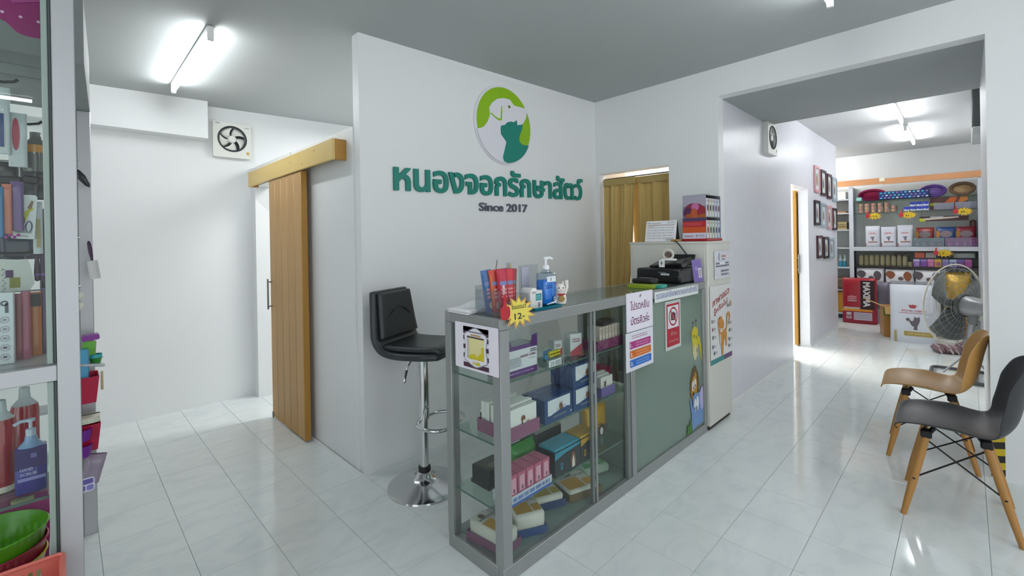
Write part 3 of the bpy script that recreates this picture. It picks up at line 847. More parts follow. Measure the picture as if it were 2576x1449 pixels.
# ================================================================ inside the display counter
S1, S2, S3, S0 = .8265, .5665, .2875, .0665
t = carton('display_box', 'white and purple hand care display box on the top counter shelf', 'box', (1.455, 1.475, S1), .215, .11, .135, '#d9dee0')
MB().box(-.1076, -.0556, 0, .1076, .0556, .030, .001).obj('base_band', mat('#5b2a78', rough=.35), t)
mb = MB(); mb.prism([(-.1075, .118), (.1075, .118), (.1075, .176), (.075, .170), (.068, .136), (-.062, .136), (-.072, .165), (-.1075, .17)], -.0565, -.054); mb.obj('cut_out_front', mat('#5b2a78', rough=.35), t, label='purple front with a cut-out')
MB().box(-.104, .045, .13, .104, .054, .20).obj('back_flap', mat('#c6cfcb', rough=.4), t)
P = Print(); P.text('HAND CARE', .045, .080, .014, '#7c2c52', width=.10, bold=.03); P.text('complex', .07, .066, .008, '#6d6f7c', width=.05); P.lines(-.1, .0, .04, .085, 5, '#a4a9b2', 3); P.lines(.06, .1, .095, .112, 2, '#4b2750', 5); P.lines(-.08, .08, .012, .02, 1, '#b08cc2', 2)
P.obj(t, T(0, -.0568, 0))
t = tray('sachet_tray', 'small clear tray with a 25 price label on the top counter shelf', 'tray', (1.66, 1.425, S1), .115, .06, .045, '#aebbb6', m=glass('#dfe8e4', haze=.25, hazecol='#b4c2bc'))
P = Print(); P.rect(-.045, .004, .05, .036, '#dfe5e6'); P.text('25', -.02, .010, .026, '#3b3f48', width=.028); P.lines(.002, .045, .008, .03, 3, '#7b828c', 4); front(t, P)
for i, (col, nm, lb) in enumerate((('#c9c21a', 'sachet', 'yellow sachet lying across the small clear tray'), ('#2f7fb0', 'sachet', 'blue sachet behind the yellow one in the clear tray'), ('#3f8fb9', 'sachet', 'second blue sachet at the left of the clear tray'))):
    t = carton(nm, lb, 'sachet', ((1.675, 1.412), (1.655, 1.436), (1.622, 1.42))[i] + (S1+(.047 if i < 2 else .03),), (.085, .06, .03)[i], .018, .026, col, math.radians((4, 12, 8)[i]), 'sachets in the clear tray')
    if i == 0: P = Print(); P.lines(-.04, .04, .008, .02, 1, '#6a5a10', 2); front(t, P)
for i, (x, y, w, h) in enumerate(((1.905, 1.475, .075, .115), (1.825, 1.53, .05, .085))):
    t = carton('medicine_carton', ('white and red medicine carton beside the sliding door stile', 'smaller white and red carton behind its taller neighbour')[i], 'box', (x, y, S1), w, .06, h, '#dbe0df', -.3, 'white and red cartons')
    P = Print(); P.poly([(-w/2, 0), (w/2, 0), (w/2, h*.55), (-w/2, h*.2)], '#b8555e'); P.lines(-w*.3, w*.3, h*.6, h*.8, 2, '#b7828a', 2); front(t, P)
t = tray('card_tray', 'mauve card tray full of orange edged cartons on the top shelf', 'tray', (2.165, 1.46, S1), .25, .10, .052, '#7b3560')
for i in range(7):
    x = 2.085+i*.031
    t = carton('slim_carton', '%s white orange edged carton from the left in the mauve tray' % ('first', 'second', 'third', 'fourth', 'fifth', 'sixth', 'seventh')[i], 'box', (x, 1.462, S1+.004), .026, .08, .118, '#d8d6cb', 0, 'orange edged cartons')
    P = Print(); P.rect(-.013, .0, -.010, .118, '#c9703c'); P.lines(-.007, .01, .075, .11, 3, '#a9a49a', i); front(t, P)
t = carton('flat_case', 'dark flat case lying on the orange edged cartons', 'case', (2.19, 1.47, S1+.124), .15, .07, .022, '#2b2e3a', .15)
# second shelf
t = tray('card_tray', 'mauve tray of white pet cartons at the counter corner', 'tray', (1.435, 1.49, S2), .20, .205, .058, '#8b5573', flare=0)
for i in range(6):
    y = 1.407+i*.032
    t = carton('white_carton', 'white pet carton %s in the mauve corner tray' % ('in front with a dog picture', 'second from the front', 'third from the front', 'third from the back', 'second from the back', 'at the back')[i], 'box', (1.435+.004*(i % 2), y, S2+.004), .178, .026, .128+.004*((i*2) % 3), '#e6e8e2', 0, 'white pet cartons in the mauve tray')
    if i == 0:
        P = Print(); P.ell(0, .048, .012, .026, '#6b3c24'); P.ell(0, .075, .014, .014, '#7d4a2c'); P.ell(.003, .05, .007, .02, '#e9e6df'); P.ell(.030, .045, .012, .018, '#b79c8c'); front(t, P)
P = Print(); P.poly([(-.10, 0), (.10, 0), (.10, .056), (.03, .053), (-.05, .042), (-.10, .02)], '#8b5573'); P.obj(bpy.data.objects['card_tray.001'], T(0, -.1028, 0))
NAVY = mat('#1d4478', rough=.22, noise=.06)
def navy_print(t, w, h):
    P = Print(); P.rect(-w*.40, h*.30, w*.42, h*.93, '#d7dde0')
    P.poly([(-w*.5, 0), (w*.5, 0), (w*.5, h*.38), (w*.3, h*.45), (w*.05, h*.42), (-w*.25, h*.32), (-w*.42, h*.16), (-w*.5, 0)], NAVY)
    P.poly([(w*.02, h*.40), (w*.0, h*.55), (w*.04, h*.74), (w*.07, h*.62), (w*.10, h*.76), (w*.13, h*.58), (w*.16, h*.42)], '#74503c'); P.poly([(w*.0, h*.42), (-w*.06, h*.46), (-w*.05, h*.55), (-w*.08, h*.44)], '#5c4a44')
    P.ell(w*.2, h*.5, w*.06, h*.08, '#b9c2d8'); P.lines(-w*.22, w*.28, h*.14, h*.28, 1, '#6b7f86', 3); P.ell(w*.44, h*.18, w*.02, h*.05, '#dfe6ea')
    front(t, P)
for (x, z, lev) in ((1.688, S2, 'left navy stack'), (1.905, S2, 'right navy stack lower layer'), (1.905, S2+.118, 'right navy stack upper layer')):
    for i in range(5):
        t = carton('navy_carton', 'navy cat medicine carton, %s of the %s' % (('front one', 'second', 'third', 'fourth', 'rear one')[i], lev), 'box', (x+.002*(i % 2), 1.412+i*.030, z), .205, .0285, .114, '', 0, 'navy cat medicine cartons', m=NAVY)
        if i == 0: navy_print(t, .205, .114)
t = tray('card_tray', 'violet tray holding white cat cartons behind the sliding door', 'tray', (2.135, 1.455, S2), .135, .09, .05, '#6a5a9c')
for i in range(3):
    t = carton('white_carton', 'white cat carton in the violet tray, %s' % ('front one with a cat picture', 'middle one', 'rear one')[i], 'box', (2.135+.003*i, 1.43+i*.026, S2+.004), .115, .022, .10+.006*i, '#d9d8d0', 0, 'white cat cartons in the violet tray')
    if i == 0: P = Print(); P.poly([(-.03, .048), (-.028, .065), (-.034, .082), (-.02, .072), (-.006, .086), (-.008, .06), (-.012, .048)], '#5c4638'); front(t, P)
t = tray('pink_basket', 'crimson plastic basket inside the counter beside the dark post', 'basket', (2.25, 1.60, S2), .14, .16, .10, '#b52f5e', flare=.008)
t = tray('pink_basket', 'crimson plastic basket glimpsed behind the frosted panel', 'basket', (2.50, 1.52, S2), .26, .2, .16, '#b52f5e', flare=.008)
t = carton('green_carton', 'lime green carton glimpsed behind the frosted panel', 'box', (2.80, 1.47, S2+.03), .22, .16, .12, '#6fae3a')
t = carton('flat_box', 'flat white and navy box at the back of the middle shelf', 'box', (1.50, 1.645, S2), .13, .09, .03, '#22324e')
MB().box(-.063, -.044, .0305, .063, .044, .044, .002).obj('lid', mat('#dfe2d8', rough=.4), t)
# third shelf
t = carton('black_case', 'black open topped case on the lower counter shelf by the corner', 'case', (1.435, 1.615, S3), .135, .12, .085, '#1f2328')
MB().box(-.072, -.065, 0, .072, .065, .018, .002).obj('foot_rim', BLACK, t); P = Print(); P.rect(-.055, -.05, .055, .05, '#4c5148'); P.rect(-.03, -.04, .05, .0, '#6d7268'); P.obj(t, T(0, 0, .0855) @ RX(-PI/2), 'lid_window')
t = tray('carton_tray', 'blue and white tray of pink cartons on the lower counter shelf', 'tray', (1.475, 1.44, S3), .275, .11, .045, '#c3cbd6')
P = Print(); P.rect(-.1375, 0, .1375, .012, '#3c62b0'); P.lines(-.12, .12, .016, .038, 1, '#6a84b8', 3, .7); front(t, P)
for i in range(5):
    t = carton('pink_carton', '%s pink carton from the left in the blue and white tray' % ('first', 'second', 'third', 'fourth', 'fifth')[i], 'box', (1.367+i*.0535, 1.44, S3+.004), .05, .098, .125, '#c0617f', 0, 'pink cartons')
    P = Print(); P.rect(-.018, .045, .014, .112, '#dba6b6'); P.ell(.0, .058, .006, .010, '#7d5560'); P.rect(.018, .05, .022, .11, '#9e3d5a'); front(t, P)
for i, (x, w, c2, lb) in enumerate(((1.755, .20, '#2c8fa6', 'black carton with a teal top and dog picture on the lower shelf'), (1.93, .14, '#b58f1e', 'black carton with a yellow top and dog picture on the lower shelf'))):
    t = carton('dog_carton', lb, 'box', (x, 1.455, S3), w, .11, .12, '#1d2329', 0, 'black dog medicine cartons')
    MB().box(-w/2+.002, -.053, .1205, w/2-.002, .054, .136, .004).obj('coloured_top', mat(c2, rough=.35, noise=.2, scale=20), t)
    P = Print(); P.poly([(-w/2, .12), (w/2, .12), (w/2, .108), (-w*.1, .10), (-w/2, .085)], c2); P.ell(-w*.25, .045, .010, .018, c2); P.ell(-w*.25, .046, .005, .010, '#1d2329')
    P.poly([(w*.12, .012), (w*.1, .05), (w*.16, .085), (w*.24, .085), (w*.3, .05), (w*.3, .012)], '#8a5b3c'); P.poly([(w*.15, .012), (w*.16, .045), (w*.2, .072), (w*.24, .045), (w*.25, .012)], '#dfe0da'); front(t, P)
t = carton('grey_carton', 'grey topped black carton behind the black dog cartons', 'box', (1.80, 1.62, S3), .20, .12, .15, '#33373a')
MB().box(-.098, -.058, .1505, .098, .058, .156).obj('lid', mat('#7d8774', rough=.4), t)
t = pouch('green_pouch', 'crumpled clear and green pouch behind the pink cartons', 'pouch', (1.60, 1.575, S3), .17, .09, .15, '#3f8f3c')
t = pouch('yellow_pouch', 'yellow dog treat pouch with a dog picture behind the dark stile', 'pouch', (2.19, 1.55, S3), .20, .06, .185, '#c59a1f', bulge=.85, top=.2)
P = Print(); P.rect(-.09, .0, .09, .055, '#5b6154'); P.ell(.03, .03, .03, .034, '#4a3028'); P.ell(.03, .024, .016, .022, '#e4e1da'); P.lines(-.05, .03, .065, .075, 1, '#7a5a14', 2); P.obj(t, T(0, -.0318, 0))
# bottom board
def pack(loc, w, d, h, lb, tray_col, top, rotz=0., tw=None):
    t = tray('goods_tray', lb[0], 'tray', loc, w, d, .036, tray_col, rotz)
    p = thing('pet_food_pack', lb[1], 'pack', (loc[0], loc[1], loc[2]+.005), rotz, 'pet food packs on the bottom board'); ww, dd = w-.014, d-.014
    mb = MB(); mb.box(-ww/2, -dd/2, 0, ww/2, dd/2, h, .012); mb.obj('body', mat('#d3d4c8', rough=.35, noise=.08), p, smooth=60)
    P = Print(); P.rect(-ww*.45, -dd*.42, ww*.1, dd*.12, top); P.rect(ww*.15, -dd*.4, ww*.42, -dd*.05, top); P.ell(-ww*.1, dd*.3, ww*.14, dd*.09, '#6b5648'); P.lines(-ww*.4, ww*.4, dd*.16, dd*.26, 1, '#8e8f88', 5)
    P.obj(p, T(0, 0, h+.0006) @ RX(-PI/2))
pack((1.372, 1.535, S0), .118, .23, .085, ('mauve tray on the bottom board at the counter corner', 'white and yellow pet food pack in the mauve corner tray'), '#7d4f6c', '#c99a35', .1)
pack((1.553, 1.507, S0), .16, .17, .095, ('navy tray beside the mauve one on the bottom board', 'white and yellow pet food pack in the first navy tray'), '#23457e', '#c99a35', -.45)
pack((1.768, 1.582, S0), .18, .17, .058, ('navy tray at the middle of the bottom board', 'pale pet food pack with a dark animal picture in the second navy tray'), '#26406c', '#b3a23e', -.4)
pack((1.975, 1.53, S0), .21, .20, .045, ('brown tray under the striped pack on the bottom board', 'yellow striped pet food pack near the sliding door stile'), '#6f5a34', '#c7951f', -.3)
t = carton('green_pack', 'flat pale green pack on the bottom board by the dark post', 'pack', (2.20, 1.60, S0), .18, .17, .05, '#9fb8a2', -.3, b=.012)
P = Print(); P.poly([(-.08, -.07), (.08, -.06), (.07, .05), (-.04, .07)], '#4e9a58'); P.poly([(-.05, -.03), (.05, -.04), (.06, .0), (-.04, .02)], '#8fc08f'); P.obj(t, T(0, 0, .0506) @ RX(-PI/2))

# ================================================================ on the counter top
ZT = CZ+.0015
t = thing('paper_stack', 'loose stack of white paper sheets on the near end of the counter', 'paper', (1.355, 1.62, ZT))
for i, (a, dz) in enumerate(((-.04, 0), (.03, .005), (-.02, .010), (.06, .015))):
    mb = MB(); mb.x = RZ(a)
    def fn(u, v, i=i):
        x, y = (u-.5)*.20, (v-.5)*.155
        lift = .022*max(0, u-.35)*max(0, v-.5)*4 if i == 3 else .003*math.sin(u*3+i)
        return (x, y, .001+i*.005+abs(lift))
    mb.grid(fn, 12, 8); mb.obj('sheet', PAPER, t, solid=.0025)
ACR = glass('#eef1f3', haze=.05, hazecol='#eef0f4', gloss=1.0)
t = thing('acrylic_organiser', 'clear acrylic organiser box on the counter corner', 'organiser', (1.385, 1.465, ZT))
mb = MB(); mb.box(-.085, -.085, 0, .085, .085, .004); mb.obj('base', ACR, t)
for x0, y0, x1, y1, h in ((-.085, -.085, .085, -.082, .075), (-.085, .082, .085, .085, .125), (-.085, -.082, -.082, .082, .11), (.082, -.082, .085, .082, .085)):
    MB().box(x0, y0, .004, x1, y1, h).obj('wall', ACR, t)
P = Print(); P.rect(.0, .012, .072, .055, '#3a1f2b'); P.lines(.005, .067, .018, .05, 3, '#a5675a', 4); P.obj(t, T(0, -.0868, 0))
STK = (('#3d6aa0', -.062, .055, -.13, 'blue'), ('#c4402c', -.030, .03, -.11, 'orange red'), ('#b8183c', -.006, .0, -.07, 'crimson with a white strip'), ('#c8203e', .016, .045, -.03, 'rose red'), ('#c41f30', .034, .0, .0, 'crimson and orange'), ('#c02a48', .052, .05, .02, 'bright red'), ('#8f2a30', .068, .02, .05, 'dark red and orange'), ('#3f8f99', .078, .06, .06, 'teal'))
for i, (col, x, y, lean, nm) in enumerate(STK):
    t = thing('treat_sachet', '%s cat treat sachet standing in the acrylic organiser' % nm, 'sachet', (1.392+x*.72, 1.452+y*.8, ZT+.006), 0, 'cat treat sachets', rot=(0, lean, -.35))
    pouch_mesh(.050, .010, .190, top=.3, waist=0, n=12, m=8, bulge=.9).obj('sachet', mat(col, rough=.25, noise=.1, scale=20), t, smooth=60)
    P = Print(); P.rect(-.018, .12, .018, .138, '#7d86b4'); P.rect(-.020, .03, -.014, .17, '#d9873c' if i % 2 else col); P.ell(.004, .03, .012, .016, '#c9b3a8')
    if i == 2: P.rect(-.004, .02, .008, .12, '#d8c8cc'); 
    P.lines(-.01, .016, .06, .11, 3, '#e1a0a4', i); P.obj(t, T(0, -.0056, 0))
def burst_tag(name, label, loc, rotz, tilt, w, h, lines, hand=True, seed=1, group=None, col='#e3d45c'):
    t = thing(name, label, 'price tag', loc, 0, group, rot=(tilt, 0, rotz))
    o = starburst(w/2, h/2, 13, .64, .1, seed); MB().prism(o, -.0012, 0).obj('card', mat('#e8c06a', rough=.5), t)
    P = Print(); P.poly([(x*.93, z*.93) for x, z in o], '#b4552c'); P.poly([(x*.87, z*.87) for x, z in o], col)
    for s, z, sz, wd in lines: P.text(s, .0, z, sz, '#26241c', width=wd, bold=.012)
    P.obj(t, T(0, -.0014, 0), 'lettering')
    if hand:
        q = [(-.115, -.20), (-.135, -.08), (-.12, .02), (-.06, .05), (-.035, .14), (-.02, .26), (.015, .29), (.05, .26), (.045, .14), (.045, .05), (.115, .03), (.135, -.06), (.11, -.17), (.02, -.23)]
        mb = MB(); mb.x = T(-w*.40, 0, h*.16); mb.prism(smoothpoly([(x*w, z*w) for x, z in q], 3), -.0035, -.0014); mb.obj('pointing_hand', mat('#b3202a', rough=.4), t)
    return t
burst_tag('price_tag', 'yellow starburst cat snack price tag 12 on the counter edge', (1.375, 1.350, 1.130), 0, -.08, .205, .138, (('ขนมแมว', .014, .026, .088), ('12-', -.030, .036, .062)), seed=4)
t = thing('sachet_box', 'small white and teal box on the counter before the blue sanitiser', 'box', (1.575, 1.46, ZT), .1)
t['d'] = .06; MB().box(-.048, -.03, 0, .048, .03, .085, .003).obj('body', mat('#e6e7e2', rough=.4), t)
P = Print(); P.rect(-.008, .038, .038, .07, '#3d9aa0'); P.lines(-.004, .034, .044, .064, 2, '#8ccaca', 3); P.ell(.018, .018, .008, .013, '#9b8a94'); front(t, P)
mb = MB(); mb.prism(ellipse(0, 0, .022, .014, 16), -.030, .030); o = mb.obj('tissue_slot', WHITE, t, loc=(-.02, 0, .086))
TEALB = glass('#5fc4d2', haze=.5, hazecol='#2fa3ba')
t = tray('acrylic_tray', 'teal acrylic tray under the blue sanitiser bottle', 'tray', (1.61, 1.425, ZT), .19, .085, .012, '#2fa3ba', m=TEALB)
BLUE = mat('#2b86e0', rough=.08, noise=.03, coat=.4)
t = thing('sanitiser_bottle', 'square pump bottle half full of blue sanitiser on the counter', 'bottle', (1.672, 1.452, ZT+.012))
mb = MB(); mb.box(-.042, -.03, 0, .042, .03, .118, .006); mb.obj('liquid', BLUE, t, smooth=60)
mb = MB(); mb.box(-.044, -.032, 0, .044, .032, .15, .007); mb.lathe([(.03, .15), (.016, .168), (.014, .172)], 20); mb.obj('bottle', glass('#e7f1fa', gloss=1.5), t, smooth=60)
mb = MB(); mb.lathe([(.017, .168), (.017, .188), (.006, .190), (.006, .215), (.013, .217), (.013, .228), (0, .230)], 20); mb.tube([(0, 0, .222), (.02, -.008, .224), (.036, -.012, .218)], .006, 8); mb.obj('pump', mat('#e9edf0', rough=.35), t)
P = Print(); P.rect(-.030, .108, .034, .135, '#dfe6ea'); P.rect(-.004, .113, .002, .128, '#6f88a0'); P.lines(-.034, .01, .075, .095, 2, '#1b4f94', 3); P.poly([(-.038, .0), (.038, .004), (.036, .03), (.024, .014), (-.03, .006)], '#d9e3ee'); P.ell(.022, .026, .012, .012, '#173a6c'); P.ell(.022, .026, .009, .009, '#d9e3ee'); P.rect(.020, .019, .024, .033, '#173a6c'); P.rect(.015, .024, .029, .028, '#173a6c', up=False)
P.obj(t, T(0, -.0326, 0))
t = thing('leaflet_holder', 'tall clear acrylic leaflet holder behind the blue sanitiser', 'holder', (1.665, 1.56, ZT))
MB().box(-.07, .0, 0, .07, .003, .20).obj('back_plate', ACR, t); MB().box(-.07, -.045, 0, .07, .003, .003).obj('foot', ACR, t); MB().box(-.07, -.045, .003, .07, -.042, .06).obj('front_lip', ACR, t); MB().box(-.062, -.010, .004, -.01, -.004, .19).obj('leaflet', mat('#b9bac9', rough=.5), t)
t = carton('grey_box', 'narrow grey and yellow box standing behind the treat sachets', 'box', (1.575, 1.60, ZT), .032, .03, .215, '#b7b9bd'); P = Print(); P.rect(-.016, .08, -.008, .21, '#cbb53c'); P.rect(-.002, .09, .012, .16, '#8b86a4'); front(t, P)
t = thing('wire_clip', 'white clip on a thin dark wire behind the treat sachets', 'clip', (1.475, 1.585, ZT))
mb = MB(); mb.tube(spline([(0, 0, 0), (0, 0, .15), (-.012, 0, .185), (-.006, 0, .215), (-.004, 0, .232)], 4), .0018, 6); mb.obj('wire', BLACK, t)
MB().box(0, -.006, .172, .045, .006, .186, .002).obj('clip', WHITE, t)
# beckoning cat
t = thing('lucky_cat', 'small white beckoning cat figurine on the counter edge', 'figurine', (1.772, 1.455, ZT), -.55)
CER = mat('#ece8e0', rough=.2, noise=.02)
MB().lathe([(.0, 0), (.036, .002), (.040, .02), (.036, .042), (.026, .06), (.0, .068)], 24).obj('body', CER, t, smooth=60)
mb = MB(); mb.lathe([(0, -.026), (.018, -.022), (.031, -.005), (.030, .010), (.018, .022), (0, .026)], 24, c=(0, -.006, .078)); mb.obj('head', CER, t, smooth=60)
for s in (-1, 1):
    mb = MB(); mb.bar((s*.018, -.006, .096), (s*.022, -.006, .116), .009, .001); mb.obj('ear', mat('#b3303a', rough=.3) if s < 0 else CER, t)
mb = MB(); mb.tube([(.030, -.004, .05), (.042, -.006, .085), (.038, -.010, .118)], [.009, .009, .010], 10); mb.obj('raised_paw', CER, t, smooth=60)
mb = MB(); mb.bar((0, -.036, .03), (0, -.043, .03), .016, n=20); mb.obj('gold_coin', mat('#9a7a2e', rough=.35), t)
mb = MB(); mb.x = RX(.25); mb.prism([(-.024, .062), (.024, .062), (0, .044)], -.024, -.020); mb.obj('red_bib', mat('#b3303a', rough=.4), t)
P = Print(); P.ell(-.01, .003, .0035, .0035, '#3b332e'); P.ell(.01, .003, .0035, .0035, '#3b332e', up=False); P.ell(0, -.006, .003, .002, '#b3606a', up=False); P.obj(t, T(0, -.0375, .080), 'face')

# printer corner
PR = mat('#15181c', rough=.32, noise=.08)
t = thing('printer', 'black inkjet printer on the counter against the steel cabinet', 'printer', (3.185, 1.565, ZT), -PI/2)
MB().box(-.175, -.155, 0, .165, .15, .105, .012).obj('body', PR, t)
mb = MB(); mb.x = T(.02, .02, .118) @ RX(.20) @ RY(-.10); mb.box(-.13, -.10, -.01, .13, .10, .035, .008); mb.obj('scanner_lid', mat('#101216', rough=.3), t)
mb = MB(); mb.x = T(.05, .10, .12) @ RX(-.5); mb.box(-.10, -.012, 0, .10, 0, .085, .004); mb.obj('paper_support', PR, t)
MB().box(-.165, -.162, .012, .155, -.155, .055, .004).obj('output_slot', mat('#0b0c0e', rough=.4), t)
P = Print(); P.rect(.02, .058, .085, .072, '#c9d2d6'); P.rect(.0, .076, .06, .080, '#8b9498'); P.obj(t, T(0, -.1556, 0), 'badge')
t = thing('tape_dispenser', 'white tape dispenser standing on the printer lid', 'dispenser', (3.15, 1.545, ZT+.168), -PI/2+.3)
mb = MB(); mb.x = RX(0); 
mb.tube([(.034*math.cos(2*PI*i/20), 0, .034+.034*math.sin(2*PI*i/20)) for i in range(20)], .010, 8, True); mb.obj('tape_roll', mat('#cfcbc0', rough=.3), t)
mb = MB(); mb.box(-.05, -.016, -.012, .06, .016, .004, .006); mb.obj('base', WHITE, t)
mb = MB(); mb.bar((0, -.014, .034), (0, .014, .034), .020, n=16); mb.obj('core', mat('#5c463c', rough=.5), t)
t = thing('white_tag', 'white tag hanging on the front of the printer lid', 'tag', (3.03, 1.535, ZT+.145), -PI/2); MB().box(-.022, -.003, -.03, .022, 0, .022, .003).obj('tag', WHITE, t); P = Print(); P.ell(0, .0, .008, .012, '#7d948a'); P.obj(t, T(0, -.0034, 0))
t = thing('purple_card', 'purple gift card leaning by the printer', 'card', (3.265, 1.372, ZT), 0, None, rot=(-.06, -.08, -.35)); MB().box(-.045, -.002, 0, .045, .002, .165, .001).obj('card', mat('#7d6cae', rough=.4, noise=.1), t)
P = Print(); P.rect(.005, .03, .038, .10, '#d7d6de'); P.lines(.010, .033, .035, .09, 4, '#83808f', 2); P.ell(-.012, .10, .016, .016, '#9c8cc6'); P.obj(t, T(0, -.0026, 0))
t = thing('power_cable', 'black cable looping from the cabinet top down behind the printer', 'cable', (0, 0, 0)); MB().tube(spline([(3.37, 1.60, 1.412), (3.352, 1.57, 1.40), (3.349, 1.52, 1.34), (3.349, 1.47, 1.28), (3.349, 1.40, 1.22), (3.349, 1.385, 1.17), (3.345, 1.40, 1.118)], 5), .0045, 6).obj('cable', BLACK, t)
t = carton('green_notebook', 'lime green notebook on the counter before the printer', 'notebook', (2.70, 1.50, ZT), .17, .13, .022, '#8fa51f', -PI/2+.15)
MB().box(-.083, -.062, .003, .083, .0655, .019).obj('pages', mat('#d9d9c8', rough=.6), t)
t = carton('teal_case', 'teal case beside the lime green notebook', 'case', (2.755, 1.415, ZT), .07, .09, .02, '#2fa594', -PI/2+.1)
t = carton('card_terminal', 'black card terminal lying across the notebook', 'terminal', (2.78, 1.53, ZT+.023), .15, .10, .03, '#17191c', -PI/2+.05, b=.008); MB().box(-.05, -.035, .0305, .05, .035, .034, .002).obj('keypad', mat('#2b2f33', rough=.5), t)

# ================================================================ on the steel cabinet
ZC = 1.4065
t = thing('desk_calendar', 'white desk calendar standing on the steel cabinet', 'calendar', (3.45, 1.762, ZC), -PI/2+.02)
mb = MB(); mb.x = RX(-.22); mb.box(-.132, -.002, 0, .132, .0, .175); mb.obj('front_page', PAPER, t)
mb = MB(); mb.x = T(0, .078, 0) @ RX(.22); mb.box(-.132, 0, 0, .132, .003, .175); mb.obj('back_board', mat('#4a403c', rough=.6), t)
P = Print(); P.rect(-.115, .135, .115, .141, '#b7867a'); P.rect(-.02, .136, .09, .140, '#a9a7b4'); P.rect(-.12, .15, -.115, .162, '#5a6b66'); P.rect(-.105, .15, -.1, .162, '#5a6b66', up=False); P.lines(-.09, .0, .148, .16, 1, '#a7a7ad', 3); P.lines(.05, .12, .148, .17, 2, '#c5c6cc', 5)
for r in range(5): P.lines(-.115, .115, .02+r*.022, .036+r*.022, 1, '#c9cbd2', r+4)
P.rect(.05, .01, .115, .03, '#c3c5cc'); P.rect(-.115, .112, -.06, .128, '#d3d4d8'); P.obj(t, RX(-.22) @ T(0, -.0026, 0))
t = carton('wooden_block', 'small wooden block beside the desk calendar', 'block', (3.40, 1.60, ZC), .07, .04, .018, '#b08a50', -PI/2)
D = thing('product_display', 'red and white flea treatment display stand on the steel cabinet', 'display', (3.605, 1.480, ZC), 0)
MB().box(-.155, -.098, 0, .155, .098, .020, .003).obj('red_base', mat('#a5141f', rough=.3), D)
MB().box(-.145, -.09, .02, -.141, .09, .355).obj('side_panel', mat('#8f8f9c', rough=.3), D); MB().box(.141, -.09, .02, .145, .09, .355).obj('side_panel', mat('#8f8f9c', rough=.3), D)
MB().box(-.141, .085, .02, .141, .09, .355).obj('back_panel', mat('#c9ced6', rough=.4), D); MB().box(-.145, -.09, .352, .145, .09, .357).obj('top_panel', mat('#77787c', rough=.3), D)
MB().box(-.141, -.088, .183, .141, .085, .189).obj('shelf', mat('#8d8f92', rough=.3), D)
P = Print(); P.rect(-.09, .0, .09, .335, '#77728a'); P.rect(-.09, .25, .09, .335, '#a3a0b0'); P.ell(0, .225, .075, .05, '#7b2440'); P.ell(-.05, .20, .035, .04, '#551f4c'); P.ell(.055, .21, .034, .045, '#8f1c34'); P.ell(.01, .245, .03, .03, '#c06a9c'); P.ell(.0, .185, .028, .05, '#b8552c'); P.ell(-.04, .175, .03, .02, '#a34c2c'); P.ell(.06, .17, .03, .02, '#a0521e'); P.rect(-.09, .135, .09, .16, '#4a3a64')
P.rect(-.09, .085, .09, .135, '#b3202c'); P.rect(-.09, .045, .09, .09, '#c9501c'); P.lines(-.08, .06, .10, .125, 2, '#d36a6a', 3, .4); P.rect(-.09, .0, .09, .045, '#d3d0e0'); P.text('bravecto', -.04, .016, .017, '#8a3a68', width=.07, bold=.03); P.ell(.02, .022, .009, .009, '#a49ab8'); P.lines(.035, .08, .014, .03, 2, '#a49ab8', 6)
P.obj(D, T(-.1455, 0, .02) @ RZ(-PI/2), 'side_print')
for lv, z in enumerate((.0205, .1895)):
    for i, col in enumerate((('#c8752c', '#6f9a2e', '#3f8f4a', '#2f62b4', '#2c6fae'), ('#a2642c', '#9bc23a', '#6a64a0', '#5a5fae', '#2f54b0'))[lv]):
        t = carton('flea_carton', '%s treatment carton from the left on the %s of the display stand' % (('first', 'second', 'third', 'fourth', 'fifth')[i], ('lower shelf', 'upper shelf')[lv]), 'box', (3.605-.108+i*.054, 1.435, ZC+z), .050, .09, .14, '#d5d8da', 0, 'treatment cartons in the display stand')
        P = Print(); P.rect(.016, 0, .025, .14, col); P.lines(-.02, .01, .11, .13, 2, '#9d9a9a', i); P.ell(-.004, .065, .013, .026, ('#8a4a34', '#5b5148', '#4a4652', '#4f4b6a', '#54506e')[(i+lv) % 5]); front(t, P)

# ================================================================ notices
def notice(name, label, cat, loc, rotz, w, h, col='#e9eaf0', m=None, corner=.004):
    t = thing(name, label, cat, loc, rotz); MB().prism(rrect(-w/2, -h/2, w/2, h/2, corner, 3), -.0016, -.0002).obj('sheet', m or mat(col, rough=.35, noise=.02), t)
    return t
NF = CY0-.0003
t = notice('queue_notice', 'white notice in purple Thai letters asking for queue cards on the counter front', 'notice', (2.405, NF, 1.01), 0, .305, .222, '#dcdde6')
P = Print(); P.rect(-.148, -.107, .148, .107, '#e6e3ee'); P.text('โปรดหยิบ', 0, .012, .062, '#7a3563', width=.215, bold=.010); P.text('บัตรคิวค่ะ', 0, -.073, .062, '#7a3563', width=.215, bold=.010); P.ell(.0, .085, .010, .008, '#a9b3b8'); P.ell(.008, .09, .005, .007, '#6f8086', up=False); P.obj(t, T(0, -.0017, 0), 'lettering')
t = notice('price_list', 'white sheet with magenta, orange and blue numbered bands under the queue notice', 'notice', (2.395, NF-.002, .785), 0, .312, .222, '#dcdfe8')
P = Print(); P.lines(-.09, .09, .07, .094, 2, '#b58aa4', 3, .5)
for i, (c1, n) in enumerate((('#a8347c', '1.'), ('#d0691f', '2.'), ('#2b6cc4', '3.'))):
    z = .058-i*.052; P.poly(rrect(-.115, z-.042, .125, z, .006, 3), c1); P.text(n, -.098, z-.032, .030, '#f0e4ea', width=.024, bold=.02); P.lines(-.05, .10, z-.036, z-.006, 2, ('#cf8ab4', '#e3a46c', '#7ea6e0')[i], i+2, .45)
P.obj(t, T(0, -.0017, 0), 'lettering')
